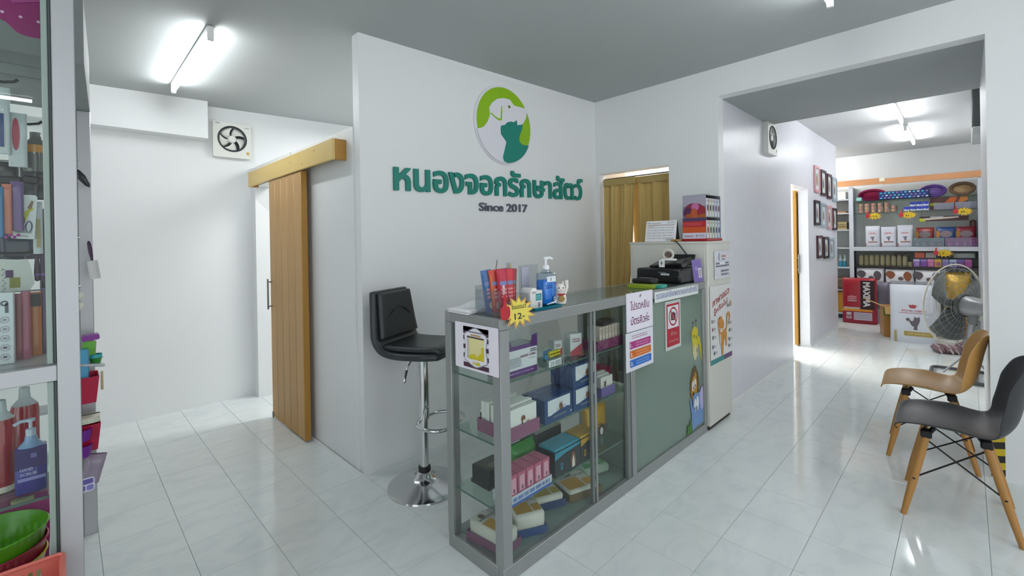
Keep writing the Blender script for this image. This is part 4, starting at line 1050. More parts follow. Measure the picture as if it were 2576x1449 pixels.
t = notice('banner_strip', 'long white strip of blue Thai letters along the counter top rail', 'notice', (2.905, NF, 1.066), 0, .64, .066, '#dde3e2')
P = Print(); P.text('ตรวจสอบค่ารักษาพยาบาลและค่าบริการที่นี่', 0, -.012, .052, '#5a66a4', width=.60, bold=.006); P.obj(t, T(0, -.0017, 0), 'lettering')
t = notice('no_photo_sign', 'red and white no photography sign on the frosted panel', 'sign', (2.850, CY0+.0105, .862), 0, .222, .318, '#c3c9c6', corner=.002)
P = Print(); P.rect(-.092, -.138, .092, .14, '#b02333'); P.rect(-.078, -.02, .078, .126, '#dedbe2'); P.ring(0, .055, .062, .011, '#a4283c'); P.poly(rrect(-.034, .03, .034, .075, .006), '#56303f'); P.rect(-.012, .074, .014, .084, '#56303f', up=False); P.ell(0, .052, .015, .015, '#8a6a78'); P.poly([(-.046, .094), (-.038, .101), (.046, .017), (.038, .009)], '#a4283c')
P.text('ห้าม', 0, -.068, .034, '#d59aa4', width=.075, bold=.01); P.text('ถ่ายภาพ', 0, -.112, .026, '#d08a96', width=.13, bold=.006); P.obj(t, T(0, -.0017, 0), 'lettering')
# animal stickers on the frosted panel
def sticker(name, label, x, z): return thing(name, label, 'sticker', (x, CY0+.0112, z))
t = sticker('giraffe_sticker', 'yellow giraffe sticker at the upper right of the frosted panel', 3.195, .70)
P = Print(); Y = '#c7bc2e'; P.poly(smoothpoly([(-.05, .08), (-.02, .10), (.03, .085), (.045, .05), (.03, -.0), (.045, -.03), (.03, -.11), (-.01, -.135), (-.045, -.10), (-.05, -.03), (-.06, .04)]), Y); P.poly([(.035, .03), (.075, .01), (.095, -.05), (.105, -.17), (.085, -.14), (.06, -.04), (.035, -.02)], Y); P.ell(-.008, -.085, .035, .055, '#c9c7a0'); P.ell(.02, -.075, .006, .018, '#4f4a33'); P.rect(-.04, .09, -.034, .125, '#8d8430'); P.rect(.012, .095, .018, .135, '#8d8430', up=False); P.ell(-.037, .13, .008, .010, '#4b4428'); P.ell(.015, .14, .008, .010, '#4b4428', up=False); P.poly([(-.06, .05), (-.08, .065), (-.055, .075)], '#b8a83c'); P.ell(-.02, .03, .01, .012, '#a39a2c'); P.ell(.02, .02, .008, .010, '#a39a2c', up=False)
P.obj(t, I4, 'print')
t = sticker('lion_sticker', 'brown maned lion sticker in the middle of the frosted panel edge', 3.165, .375)
P = Print(); P.poly(starburst(.078, .15, 22, .93, 0, 5), '#5f4a20'); P.poly(smoothpoly([(-.045, .03), (-.01, .075), (.035, .055), (.045, -.02), (.02, -.085), (-.025, -.095), (-.05, -.04)]), '#b5852a'); P.poly(smoothpoly([(.0, .06), (.012, .10), (.03, .09), (.028, .05)]), '#b5852a'); P.ell(-.022, .01, .022, .036, '#d9d8d2'); P.ell(.012, .022, .018, .034, '#d9d8d2', up=False); P.ell(-.018, -.004, .006, .012, '#26302a'); P.ell(.012, .006, .006, .012, '#26302a', up=False); P.ell(-.018, -.05, .014, .016, '#3c2d18'); P.ell(-.01, -.075, .018, .012, '#c9a45c')
P.obj(t, I4, 'print')
t = sticker('elephant_sticker', 'blue elephant sticker with raised trunk at the lower right of the frosted panel', 3.183, .19); t.location.y = CY0+.0082
P = Print(); B = '#6f93c4'; P.poly([(-.05, .12), (-.03, .135), (.06, .13), (.125, .11), (.125, -.10), (.06, -.10), (-.0, -.10), (-.06, -.118), (-.075, -.06), (-.075, .0), (-.09, .05), (-.10, .10), (-.09, .125), (-.075, .105), (-.06, .05), (-.055, .04)], B); P.poly(smoothpoly([(.065, .12), (.10, .16), (.12, .14), (.12, .01), (.09, .0), (.07, .05)]), '#b9b4dc'); P.ell(-.018, .055, .018, .045, '#dfe2ea'); P.ell(.022, .06, .022, .05, '#dfe2ea', up=False); P.ell(-.024, .03, .007, .014, '#2f3c58'); P.ell(.008, .03, .007, .014, '#2f3c58', up=False); P.poly([(-.16, -.118), (-.14, -.04), (-.12, -.07), (-.10, -.02), (-.08, -.05), (-.065, -.118)], '#4c7a3a')
P.obj(t, I4, 'print')
# dosage chart at the counter end
t = notice('dosage_chart', 'white sheet with a yellow chart in a dark striped frame on the counter end', 'notice', (CX0-.0004, 1.515, .968), -PI/2, .29, .205, '#e4e2ec', corner=.006)
P = Print(); DK = '#46283a'; P.rect(-.085, -.092, .085, .088, '#dcd9e2')
for i in range(5): P.rect(-.085, -.092+i*.04, .085, -.092+i*.04+.020, DK, up=(i == 0))
P.rect(-.085, .055, .085, .088, DK, up=False)
lab = rrect(-.07, -.07, .07, .065, .018, 5); P.poly(smoothpoly([(-.078, -.055), (-.055, -.07), (0, -.088), (.055, -.07), (.078, -.055), (.070, 0), (.078, .052), (.05, .07), (0, .088), (-.05, .07), (-.078, .052), (-.070, 0)], 4), '#8a8894'); P.poly([(x*.95, z*.95) for x, z in smoothpoly([(-.078, -.055), (-.055, -.07), (0, -.088), (.055, -.07), (.078, -.055), (.070, 0), (.078, .052), (.05, .07), (0, .088), (-.05, .07), (-.078, .052), (-.070, 0)], 4)], '#e3e3ea')
P.rect(-.058, -.052, .056, .045, '#dcd69a'); P.rect(-.058, .040, .056, .047, '#4e3c34'); P.rect(-.058, -.052, -.046, .040, '#b9bac6')
for i, hh in enumerate((.016, .02, .024, .014, .02, .03, .06)): P.rect(-.046+i*.0145, -.052, -.046+(i+1)*.0145-.001, -.052+hh, '#cfc11c', up=(i == 0))
P.lines(-.05, .05, .062, .072, 1, '#7a7888', 3, .6); P.lines(-.03, .04, .050, .058, 1, '#b98a3c', 5, .7); P.rect(-.02, -.074, .0, -.064, '#cfc980'); P.rect(.006, -.075, .028, -.062, '#cdbd1c', up=False)
P.obj(t, T(0, -.0017, 0), 'chart')
# poster and notice on the cabinet side
NC = 1.3405
t = notice('cat_poster', 'white poster of an orange cat with red Thai letters on the steel cabinet', 'poster', (3.592, NC, .775), 0, .425, .585, '#dfe0df', corner=.002)
P = Print(); P.rect(-.2125, -.2925, .2125, -.255, '#3d8a8c'); P.rect(.05, -.2925, .2125, -.255, '#75507c')
P.text('ภาษาแมว', .0, .178, .068, '#a02c3a', width=.34, bold=.022, slant=.24); P.text('รู้หรือไม่ ?', -.01, .108, .052, '#a8404a', width=.27, bold=.012, slant=.24)
Q = P; P = Print(); O, O2 = '#c98a3c', '#a3662a'
P.poly(smoothpoly([(-.075, .02), (-.07, .075), (-.03, .085), (0, .10), (.012, .075), (.045, .045), (.05, .01), (.03, -.02), (.05, -.03), (.085, -.02), (.105, -.06), (.105, -.11), (.10, -.17), (.08, -.165), (.075, -.12), (.05, -.11), (.035, -.16), (.02, -.235), (-.005, -.235), (-.015, -.17), (-.035, -.10), (-.045, -.06), (-.06, -.03)], 4), O)
P.poly(smoothpoly([(.095, -.04), (.125, .02), (.125, .07), (.15, .09), (.165, .065), (.155, .045), (.165, .035), (.185, .065), (.175, .105), (.145, .115), (.105, .09), (.105, .02), (.085, -.03)], 4), O); P.poly(smoothpoly([(-.06, -.0), (-.04, -.03), (0, -.04), (.02, -.02), (.0, -.01), (-.03, -.005)], 4), '#e8d9c4'); P.ell(-.035, -.10, .014, .05, '#dfd2c0'); P.ell(-.042, -.012, .010, .006, '#5a2c2c'); P.ell(-.05, .035, .007, .007, O2); P.ell(.0, .03, .007, .007, O2, up=False); P.poly([(-.062, .07), (-.045, .10), (-.03, .083)], O2); P.obj(t, T(0, -.0042, -.036) @ Matrix.Diagonal((.95, 1, .90, 1)), 'cat_print'); P = Q
q = random.Random(4)
for i, (x, z) in enumerate(((-.18, .03), (-.175, -.03), (-.17, -.09), (-.175, -.16), (-.15, -.21), (.15, -.02), (.16, -.08), (.15, -.15), (.14, -.20), (.13, .12))):
    P.ell(x, z, .012, .015, q.choice(['#70707a', '#9a8a7c', '#a8667a', '#5f7384']), 10, up=(i == 0)); P.lines(x+.016, x+.055, z-.012, z+.01, 2, '#9a98a4', i)
P.ell(.19, .13, .012, .025, '#c9a45c'); P.obj(t, T(0, -.0017, 0), 'lettering')
t = notice('payment_notice', 'white payment notice above the cat poster on the steel cabinet', 'notice', (3.632, NC, 1.222), 0, .31, .215, '#d9dae2')
P = Print(); P.ell(-.055, .062, .020, .028, '#4c6ea0'); P.ell(-.045, .062, .018, .026, '#d9dae2'); P.lines(-.02, .07, .055, .075, 1, '#d39a8c', 3, .8); P.lines(-.01, .05, .035, .047, 1, '#7d8494', 4, .8); P.lines(-.13, .13, -.02, .022, 2, '#6d7080', 6, .55); P.rect(-.06, .004, .05, .02, '#eceef2'); P.lines(-.03, .12, -.09, -.035, 2, '#8d8f9c', 7, .55); P.obj(t, T(0, -.0017, 0), 'lettering')

# ================================================================ tall glass cabinet at the left edge
K = thing('glass_cabinet', 'tall aluminium and glass display cabinet at the left edge of the picture', 'cabinet', (-.43, 2.15, 0))
KX2 = T(.43, -2.15, 0)
LALU = mat('#b4b7ba', rough=.38, metal=.35, noise=.05, scale=6., stretch=(1, 1, .2))
def cbx(name, x0, y0, z0, x1, y1, z1, m=LALU, b=.002, label=None):
    mb = MB(); mb.x = KX2; mb.box(x0, y0, z0, x1, y1, z1, b); return mb.obj(name, m, K, label=label)
cbx('post', -.019, 1.85, 0, .030, 1.90, 2.62); cbx('post', -.90, 1.85, 0, -.851, 1.90, 2.62); cbx('post', -.90, 2.25, 0, -.851, 2.30, 2.62)
cbx('post', -.019, 2.25, 0, .016, 2.30, 2.62)
cbx('mid_rail', -.85, 1.852, 1.052, -.0195, 1.90, 1.098); cbx('bottom_rail', -.85, 1.852, .0, -.0195, 1.90, .30); cbx('top_rail', -.85, 1.852, 2.56, -.0195, 1.90, 2.62)
cbx('back_rail', -.85, 2.255, 2.02, -.0195, 2.295, 2.06, ALUDARK); cbx('back_rail', -.85, 2.255, 1.052, -.0195, 2.295, 1.098); cbx('side_rail', -.014, 1.90, 1.06, .012, 2.25, 1.095)
for z0, z1 in ((1.10, 2.56), (.302, 1.05)):
    cbx('glass_door', -.845, 1.872, z0, -.030, 1.877, z1, glass('#f8fcfa', gloss=.5), .0005)
    cbx('door_stile', -.040, 1.866, z0, -.0265, 1.884, z1, mat('#93a49c', rough=.4), label='greenish stile of the glass door'); cbx('gap_shade_strip', -.0265, 1.868, z0, -.0195, 1.884, z1, mat('#545b5c', rough=.6), label='dark strip standing in for the shaded gap beside the post')  # dark strip paints the shade of the gap between door and post
cbx('side_glass', -.004, 1.90, 1.10, .0, 2.25, 2.56, glass('#f8fbfa'), .0005)
for z in (1.098, .715, .40): cbx('shelf', -.85, 1.895, z-.008, -.02, 2.255, z, SHELFGLASS if z < 1 else LALU, .0005)
cbx('shelf_edge', -.85, 1.893, .706, -.0265, 1.895, .716, mat('#4a5a56', rough=.3))
cbx('top_board', -.9, 1.85, 2.62, .03, 2.30, 2.66)
# rack behind it
B = thing('side_rack', 'grey upright rack with a dark header board standing behind the glass cabinet', 'rack', (.05, 2.75, 0))
mb = MB(); mb.x = T(-.05, -2.75, 0)
i = [mb.vert(p) for p in ((-.45, 2.32, 2.12), (.062, 2.32, 2.12), (.103, 3.16, 2.12), (-.45, 3.16, 2.12), (-.45, 2.32, 2.40), (.062, 2.32, 2.40), (.103, 3.16, 2.40), (-.45, 3.16, 2.40))]
for q in ((3, 2, 1, 0), (4, 5, 6, 7), (0, 1, 5, 4), (1, 2, 6, 5), (2, 3, 7, 6), (3, 0, 4, 7)): mb.face(*[i[k] for k in q])
mb.obj('header_board', mat('#8f9594', rough=.6), B, smooth=0)
for y0, x0, x1, m in ((3.10, .050, .102, LALU), (2.34, -.45, -.40, LALU), (3.10, -.45, -.40, LALU)):
    mb = MB(); mb.x = T(-.05, -2.75, 0); mb.box(x0, y0, 0, x1, y0+.05, 2.12, .003); mb.obj('upright', m, B)
mb = MB(); mb.x = T(-.05, -2.75, 0); mb.box(.036, 3.10, 0, .050, 3.15, 2.12); mb.obj('slotted_strip', mat('#6d6a68', rough=.5), B, label='dark slotted strip')
for z in (1.84, 1.47, 1.24):
    mb = MB(); mb.x = T(-.05, -2.75, 0); mb.tube([(-.38, 3.13, z), (.02, 3.06, z), (.045, 2.98, z), (.05, 2.97, z+.015)], .004, 6); mb.obj('hook', STEEL, B)
for z in (.70, .47, .30):
    mb = MB(); mb.x = T(-.05, -2.75, 0); mb.box(-.44, 2.955, z-.02, .034, 3.10, z-.008, .002); mb.obj('rack_shelf', LALU, B)

def card_pack(name, label, x, y, z0, w, h, col, cat='pack', shape=None, tilt=0., d=.012, m=None, group=None):
    """hanging packet: bag or backing card with its goods showing"""
    t = thing(name, label, cat, (x, y, z0), 0, group, rot=(0, tilt, 0)); t['w'] = w; t['d'] = d; t['h'] = h
    pouch_mesh(w, d, h, top=.25, waist=.02, n=14, m=10, bulge=.8).obj('packet', m or mat(col, rough=.2, noise=.12, scale=18, bump=.1), t, smooth=60)
    if shape:
        P = Print(); shape(P, w, h); P.obj(t, T(0, -d/2-.001, 0), 'contents')
    return t
CLEARP = mat('#b9c0c4', rough=.12, noise=.25, scale=25, bump=.4)
# upper section
t = thing('scalloped_sign', 'magenta scalloped bone shaped sign hanging at the top of the glass cabinet', 'sign', (-.142, 1.96, 2.175))
o = smoothpoly([(-.13, -.09), (-.06, -.075), (.02, -.075), (.055, -.105), (.10, -.108), (.128, -.08), (.128, -.03), (.118, -.01), (.132, .02), (.125, .075), (.08, .09), (-.13, .09)], 4)
MB().prism(o, -.004, 0).obj('board', mat('#8f1266', rough=.3, noise=.06), t)
P = Print()
for i in range(7): P.ell(-.12+i*.036, -.042-.003*i, .004, .004, '#d9b7cf', 10, up=(i == 0))
for x, z, a in ((-.08, .01, .5), (0, .005, .4), (.07, .0, .5)): P.poly([(x-.03, z-.012), (x+.03, z+.012), (x+.034, z+.002), (x-.026, z-.022)], '#a83f86')
P.obj(t, T(0, -.0042, 0))
for j, (x1, y, z) in enumerate(((-.094, 2.05, 1.945), (-.045, 2.10, 1.835), (-.06, 2.12, 1.425))):
    t = thing('hook', 'black wire display hook, %s one in the glass cabinet' % ('top', 'middle', 'bottom')[j], 'hook', (x1, y, z))
    MB().tube([(-.30, 0, 0), (-.03, 0, -.004), (-.008, 0, .002), (0, 0, .010)], .004, 6).obj('wire', BLACK, t)
card_pack('clear_packet', 'clear hanging packet at the very left edge under the top hook', -.135, 2.03, 1.72, .05, .20, '', m=CLEARP, shape=lambda P, w, h: P.rect(-.01, .02, .012, .12, '#3e4a7a'))
card_pack('clear_packet', 'clear hanging packet with a red toy inside left of the dark bottle', -.096, 2.04, 1.685, .040, .165, '', m=CLEARP, shape=lambda P, w, h: P.ell(-.004, h*.6, .008, h*.3, '#a33a4e'))
t = bottle('amber_bottle', 'dark hanging bottle with an amber band beside the cabinet post', 'bottle', (-.060, 2.08, 1.675), [(0, 0), (.027, .002), (.029, .01), (.029, .07), (.026, .09), (.013, .108), (.013, .128), (0, .13)], mat('#4d5350', rough=.15, noise=.1, coat=.3))
MB().lathe([(.0297, .062), (.0297, .086)], 24, cap=False).obj('amber_band', mat('#b47a17', rough=.3), t)
for i, (x, z, w) in enumerate(((-.115, 1.635, .05), (-.075, 1.64, .04), (-.045, 1.655, .03))):
    t = thing('pet_comb', 'dark pet comb hanging in the cabinet, %s of three' % ('left', 'middle', 'right')[i], 'comb', (x, 2.09, z), 0, 'dark combs in the glass cabinet', rot=(0, .15*i, 0)); MB().box(-w/2, -.008, 0, w/2, .008, .026, .006).obj('spine', BLACK, t)
    for k in range(6): MB().box(-w/2+.003+k*w/6.2, -.002, -.014, -w/2+.006+k*w/6.2, .002, .001).obj('tooth', BLACK, t)
for i, (x, w, col, nm) in enumerate(((-.137, .022, '#2f6f9e', 'blue'), (-.120, .020, '#c0705c', 'coral'), (-.100, .028, '#6b4f86', 'purple'))):
    card_pack('toy_packet', '%s hanging toy packet in the glass cabinet' % nm, x, 2.02+.008*i, 1.47+.01*i, w, .15, col, group='coloured toy packets')
for i in range(4):
    t = thing('bead', 'magenta bead below the purple packet, %s of four' % ('left', 'second', 'third', 'right')[i], 'bead', (-.121+i*.008, 2.0, 1.470+(.006 if i % 2 else 0)), 0, 'magenta beads'); MB().lathe([(0, -.005), (.0045, -.002), (.0045, .002), (0, .005)], 10).obj('bead', mat('#a3148a', rough=.2), t)
t = thing('clipper_card', 'white card holding yellow and dark nail clippers in the glass cabinet', 'card', (-.085, 2.045, 1.465), 0, None, rot=(0, .06, 0)); MB().prism(rrect(-.030, 0, .020, .135, .005), -.002, 0).obj('card', mat('#d5d9dc', rough=.35), t)
P = Print(); P.poly([(-.016, .03), (-.008, .03), (.006, .085), (.014, .092), (.010, .10), (-.004, .085)], '#b9b91c'); P.poly([(.0, .095), (.008, .12), (.013, .116), (.008, .092)], '#8a6a54'); P.ring(-.012, .055, .009, .004, '#34303c', .02); P.ring(.006, .038, .008, .003, '#3a3f66', .018); P.rect(-.022, .018, .012, .024, '#8a9290'); P.rect(-.014, .006, .006, .011, '#a7abad'); P.obj(t, T(0, -.0022, 0))
card_pack('clear_packet', 'long clear packet with a gold stick beside the clipper card', -.058, 2.06, 1.418, .022, .165, '', m=CLEARP, shape=lambda P, w, h: P.rect(-.003, .02, .006, .11, '#a99a6c'))
card_pack('blade_pack', 'dark packet of blades behind the clipper card', -.105, 2.13, 1.41, .075, .065, '#2b3648')
for i, x in enumerate((-.062, -.049)):
    t = thing('handle_brush', 'dark purple handled brush hanging by the cabinet post, %s of the pair' % ('left', 'right')[i], 'brush', (x, 2.08, 1.33), 0, 'pair of dark brushes'); MB().lathe([(0, 0), (.006, .004), (.0075, .03), (.005, .07), (.002, .085)], 12).obj('handle', mat('#37213f', rough=.35), t)
    MB().lathe([(.0072, .018), (.0078, .022), (.0072, .026)], 12).obj('ring', mat('#6a4c86', rough=.3), t)
t = thing('white_bag', 'white pointed paper bag with an olive label in the glass cabinet', 'bag', (-.100, 2.07, 1.305)); MB().prism([(-.045, 0), (.022, 0), (.032, .02), (.024, .075), (.018, .095), (-.045, .10)], -.006, .006).obj('bag', mat('#c5c9c4', rough=.5), t); P = Print(); P.rect(-.02, .01, .002, .042, '#7d8332'); P.rect(-.028, .042, -.012, .065, '#4a2b58'); P.obj(t, T(0, -.0062, 0))
t = thing('bead_chain', 'beaded silver chain hanging at the far left of the glass cabinet', 'chain', (-.129, 2.0, 1.305))
for k in range(9): MB().lathe([(0, -.004), (.004, 0), (0, .004)], 8, c=(.003*(k % 2), 0, .008*k+.005)).obj('bead', mat('#c6c8cc', rough=.2, metal=.6), t)
t = carton('icon_box', 'white box printed with small grey icons on the middle shelf', 'box', (-.16, 2.00, 1.0985), .105, .05, .21, '#c9d0d6')
P = Print(); P.ring(.034, .178, .008, .004, '#4d5862'); P.rect(.035, .150, .042, .178, '#4d5862', up=False)
for k in range(5): P.ring(.034, .130-k*.027, .0095, .0016, '#9a96a8', up=(k == 0)); P.rect(.030, .127-k*.027, .038, .133-k*.027, '#8d8a9a' if k < 3 else '#4b4f58', up=False)
front(t, P)
for i, (x, w, h, col, nm) in enumerate(((-.101, .020, .20, '#7c2a36', 'dark red'), (-.086, .020, .205, '#a8506a', 'pink and clear'))): card_pack('leash_packet', '%s leash packet standing beside the icon box' % nm, x, 2.03, 1.099, w, h, col, group='leash packets')
t = card_pack('orange_bag', 'orange pouch with a dark top standing by the cabinet post', -.066, 2.06, 1.099, .026, .20, '#b4610f'); P = Print(); P.rect(-.012, .155, .012, .195, '#2c332c'); P.obj(t, T(0, -.0075, 0))
card_pack('purple_packet', 'narrow dark purple packet squeezed against the door stile', -.047, 2.08, 1.099, .018, .21, '#4b2d5e')
for i, (x, z, w, h, c2, nm) in enumerate(((-.128, 1.60, .05, .12, '#2a2d33', 'black'), (-.082, 1.615, .04, .10, '#3a3f46', 'charcoal'), (-.052, 1.60, .03, .09, '#23262b', 'sooty'), (-.125, 1.40, .06, .14, '#22303f', 'navy black'), (-.070, 1.40, .05, .17, '#3b3044', 'plum black'), (-.045, 1.30, .03, .26, '#2c2f3a', 'slate'), (-.12, 1.30, .07, .08, '#54605a', 'grey green'))):
    card_pack('dark_packet', '%s packet hanging in the back row of the glass cabinet' % nm, x, 2.21, z, w, h, c2, group='dark packets in the back row')
# lower section
RED = mat('#94091f', rough=.12, noise=.05, coat=.4)
for i, (x, y) in enumerate(((-.142, 2.03), (-.098, 2.16))):
    t = bottle('red_bottle', ('red pump bottle at the left edge of the lower shelf', 'red pump bottle behind the purple scrub bottle')[i], 'bottle', (x, y, .7155), [(0, 0), (.030, .002), (.033, .01), (.033, .02)], mat('#d9d2c6', rough=.3), group='red pump bottles')
    MB().lathe([(.0331, .02), (.0331, .20), (.030, .215)], 24).obj('liquid', RED, t, smooth=50); MB().lathe([(.030, .215), (.014, .235), (.012, .27), (.0, .272)], 20).obj('neck', mat('#b7bfc4', rough=.15, noise=.1), t, smooth=50)
t = thing('scrub_bottle', 'square purple hand scrub pump bottle on the lower shelf', 'bottle', (-.078, 1.965, .7155))
MB().box(-.033, -.022, 0, .033, .022, .135, .005).obj('body', mat('#46408c', rough=.15, noise=.08, coat=.3), t, smooth=60)
MB().lathe([(.028, .135), (.014, .152), (.012, .165)], 20).obj('shoulder', mat('#7f9fc6', rough=.15), t, smooth=60); mb = MB(); mb.lathe([(.011, .165), (.011, .185), (.004, .187), (.004, .205), (.010, .207), (.010, .214)], 16); mb.tube([(0, 0, .21), (-.02, -.006, .212), (-.034, -.01, .205)], .005, 8); mb.obj('pump', mat('#b5c3d6', rough=.25), t)
P = Print(); P.rect(-.033, .075, .033, .133, '#3a2a66'); P.text('HAND', -.022, .070, .011, '#a9a6cf', width=.026, bold=.03, align='l'); P.text('SCRUB', -.022, .056, .011, '#a9a6cf', width=.034, bold=.03, align='l'); P.rect(-.027, .040, .03, .050, '#8583bd'); P.rect(0, .105, .012, .118, '#6a64a0'); P.obj(t, T(0, -.0224, 0))
t = tray('magenta_basket', 'dark magenta plastic basket under the lower shelf', 'basket', (-.20, 2.195, .4005), .30, .085, .26, '#97266c', flare=.01)
card_pack('cream_packet', 'cream packet lying on top of the magenta basket', -.10, 2.02, .663, .05, .02, '#c9b98c', d=.03)
for i, (col, nm, z, r) in enumerate((('#c9b81a', 'yellow plastic bowl at the bottom of the nested pile', .4005, .122), ('#b3204a', 'crimson plastic bowl in the middle of the nested pile', .440, .124), ('#5aa41f', 'lime green plastic bowl on top of the nested pile', .485, .126))):
    bottle('plastic_bowl', nm, 'bowl', (-.172, 2.012, z), [(0, .004), (.095, .004), (.10, 0), (r, .115), (r+.004, .118), (r, .121), (r-.006, .112), (.092, .012), (0, .012)], mat(col, rough=.22, noise=.04), group='nested plastic bowls', seg=36)
# salmon baskets in front
def slotted_basket(label, z, loc):
    t = thing('slotted_basket', label, 'basket', (loc[0], loc[1], z), 0, 'salmon slotted baskets'); m = mat('#d9776a', rough=.35, noise=.04)
    W, D_, H = .30, .20, .185
    def wall(w, mx):
        mb = MB(); holes = []
        nx = int((w-.05)/.0155)
        for r in range(4):
            for k in range(nx):
                x = -(nx-1)*.0155/2 + k*.0155; zt = H-.022-r*.034; holes.append([(x-.0042, zt-.022), (x+.0042, zt-.022), (x+.0042, zt), (x-.0042, zt)])
        mb.x = mx; mb.prism(rrect(-w/2, 0, w/2, H, .004, 2), -.0015, .0015, holes); mb.obj('slotted_side', m, t, smooth=0)
    wall(W-.02, T(0, -D_/2, 0)); wall(W-.02, T(0, D_/2, 0)); wall(D_-.02, T(-W/2, 0, 0) @ RZ(PI/2)); wall(D_-.02, T(W/2, 0, 0) @ RZ(PI/2))
    for sx, sy in ((-1, -1), (1, -1), (1, 1), (-1, 1)):
        mb = MB(); c0 = (sx*(W/2-.012), sy*(D_/2-.012)); a0 = math.atan2(sy, sx)
        mb.grid(lambda u, v: (c0[0]+.0125*math.cos(a0-PI/4+PI/2*u), c0[1]+.0125*math.sin(a0-PI/4+PI/2*u), H*v), 6, 1); mb.obj('corner', m, t, solid=.003)
    MB().tube([(x, y, H) for x, y in rrect(-W/2, -D_/2, W/2, D_/2, .014, 4)], .0055, 8, True).obj('rim', m, t); MB().box(-W/2+.01, -D_/2+.01, .001, W/2-.01, D_/2-.01, .004).obj('bottom', m, t)
slotted_basket('salmon pink slotted plastic basket on top of the pile before the glass cabinet', .385, (-.163, 1.715))
slotted_basket('salmon pink slotted plastic basket in the middle of the pile before the glass cabinet', .1925, (-.163, 1.715))
slotted_basket('salmon pink slotted plastic basket at the bottom of the pile before the glass cabinet', 0, (-.163, 1.715))

# ================================================================ goods hanging on the end of the rack
HY = 2.99
t = thing('oval_brush', 'dark oval brush sticking out of the rack near the ceiling board', 'brush', (.064, HY, 1.775), 0, None, rot=(0, -.53, 0)); MB().lathe([(0, -.055), (.010, -.04), (.0165, 0), (.012, .035), (.004, .055), (0, .056)], 16, sy=.6).obj('head', mat('#22232c', rough=.3, noise=.2, scale=60), t, smooth=60); MB().bar((0, 0, .05), (0, 0, .10), .004).obj('handle', BLACK, t)
t = thing('lint_roller', 'white lint roller with a dark purple handle hanging off the rack', 'roller', (.106, HY, 1.285), 0, None, rot=(0, -.12, 0)); MB().lathe([(.020, 0), (.020, .088), (.006, .089)], 24).obj('roll', mat('#d3d2d2', rough=.6), t); MB().lathe([(.004, .088), (.0065, .11), (.0085, .14), (.007, .175), (.003, .185)], 14).obj('handle', mat('#3a2440', rough=.3), t, smooth=60)
for i, z in enumerate((1.206, 1.156)):
    t = thing('foam_ball_wand', 'white foam ball on a thin rod sticking out of the rack, %s' % ('upper of two', 'lower of two')[i], 'toy', (.044, HY, z), 0, 'foam ball wands'); MB().lathe([(0, -.022), (.012, -.0185), (.0195, -.009), (.022, 0), (.0195, .009), (.012, .0185), (0, .022)], 20).obj('ball', mat('#e4e3d6', rough=.7), t, smooth=60); MB().bar((-.002, .006, -.02), (-.012, .02, -.15), .0022).obj('rod', mat('#7a6a6c', rough=.5), t)
mt = lambda h: mat(h, rough=.25, noise=.05)
t = thing('litter_scoop', 'green litter scoop with a purple rim on the upper part of the rack end', 'scoop', (.088, HY, .905), 0, None, rot=(0, -.10, 0)); MB().prism([(-.045, 0), (.012, 0), (.024, .075), (-.02, .09)], -.02, .02).obj('scoop', mt('#5aa823'), t); MB().prism(rrect(-.026, .085, .038, .112, .008), -.028, .028).obj('rim', mt('#7b1f8c'), t)
t = carton('cyan_box', 'cyan plastic box standing in the upper crimson basket', 'box', (.056, HY-.03, .80), .040, .04, .155, '#4a9fc6', b=.004)
t = thing('green_dish', 'green and teal pet dish hanging over the crimson basket', 'dish', (.100, HY-.005, .868)); MB().lathe([(.018, 0), (.024, .03), (.028, .034), (.022, .03), (.0, .008)], 20).obj('dish', mt('#3f8f3a'), t, smooth=50); MB().lathe([(.0245, .034), (.026, .052), (.022, .05)], 20, cap=False).obj('teal_rim', mt('#49b4c0'), t)
for i, (z, w, h, lb) in enumerate(((.70, .105, .125, 'upper crimson plastic basket on the rack end'), (.475, .075, .125, 'lower crimson plastic basket on the rack end'))): tray('crimson_basket', lb, 'basket', (.062 if i == 0 else .075, HY, z), w*.7, .12, h, '#b0123f', flare=.012, group='crimson baskets on the rack')
t = thing('clear_strip', 'clear packing strip lying across the upper crimson basket', 'packaging', (.078, HY-.04, .872), 0, None, rot=(0, .20, 0)); MB().box(-.06, -.02, 0, .055, .02, .012, .005).obj('strip', CLEARP, t)
card_pack('white_packet', 'white plastic packet draped over the lower crimson basket', .066, HY-.02, .603, .095, .035, '', m=mat('#d8d9c8', rough=.2, noise=.15, scale=30, bump=.4), d=.10)
t = card_pack('yellow_ribbon', 'pale ribbon hanging from the upper basket rim', .122, HY-.02, .745, .010, .09, '#c9bf94', d=.006)
for i, z in enumerate((.530, .455)):
    t = thing('purple_scoop', 'purple plastic scoop on the rack end, %s' % ('upper of two', 'lower of two')[i], 'scoop', (.050, HY-.075, z), 0, 'purple scoops'); MB().lathe([(0, 0), (.022, .004), (.03, .03), (.032, .058), (.027, .058), (.02, .012), (0, .008)], 20).obj('cup', mt('#6d1590'), t, smooth=50)
card_pack('grey_packet', 'crumpled grey translucent packet low on the rack end', .070, HY-.02, .315, .070, .13, '', m=mat('#9a8fa0', rough=.2, noise=.2, scale=20, bump=.4), d=.06, tilt=.25)
t = thing('lilac_tray', 'lilac and white divided tray hanging at the bottom of the rack end', 'tray', (.058, HY-.05, .285)); MB().prism(rrect(-.032, 0, .030, .065, .012), -.006, 0).obj('rim', mat('#dcdcee', rough=.3), t); P = Print(); P.poly(rrect(-.027, .036, .025, .059, .006), '#6d63b0'); P.poly(rrect(-.027, .006, -.003, .030, .005), '#6d5cae', up=False); P.poly(rrect(.002, .006, .025, .030, .005), '#8a86cc', up=False); P.obj(t, T(0, -.0062, 0), 'wells')

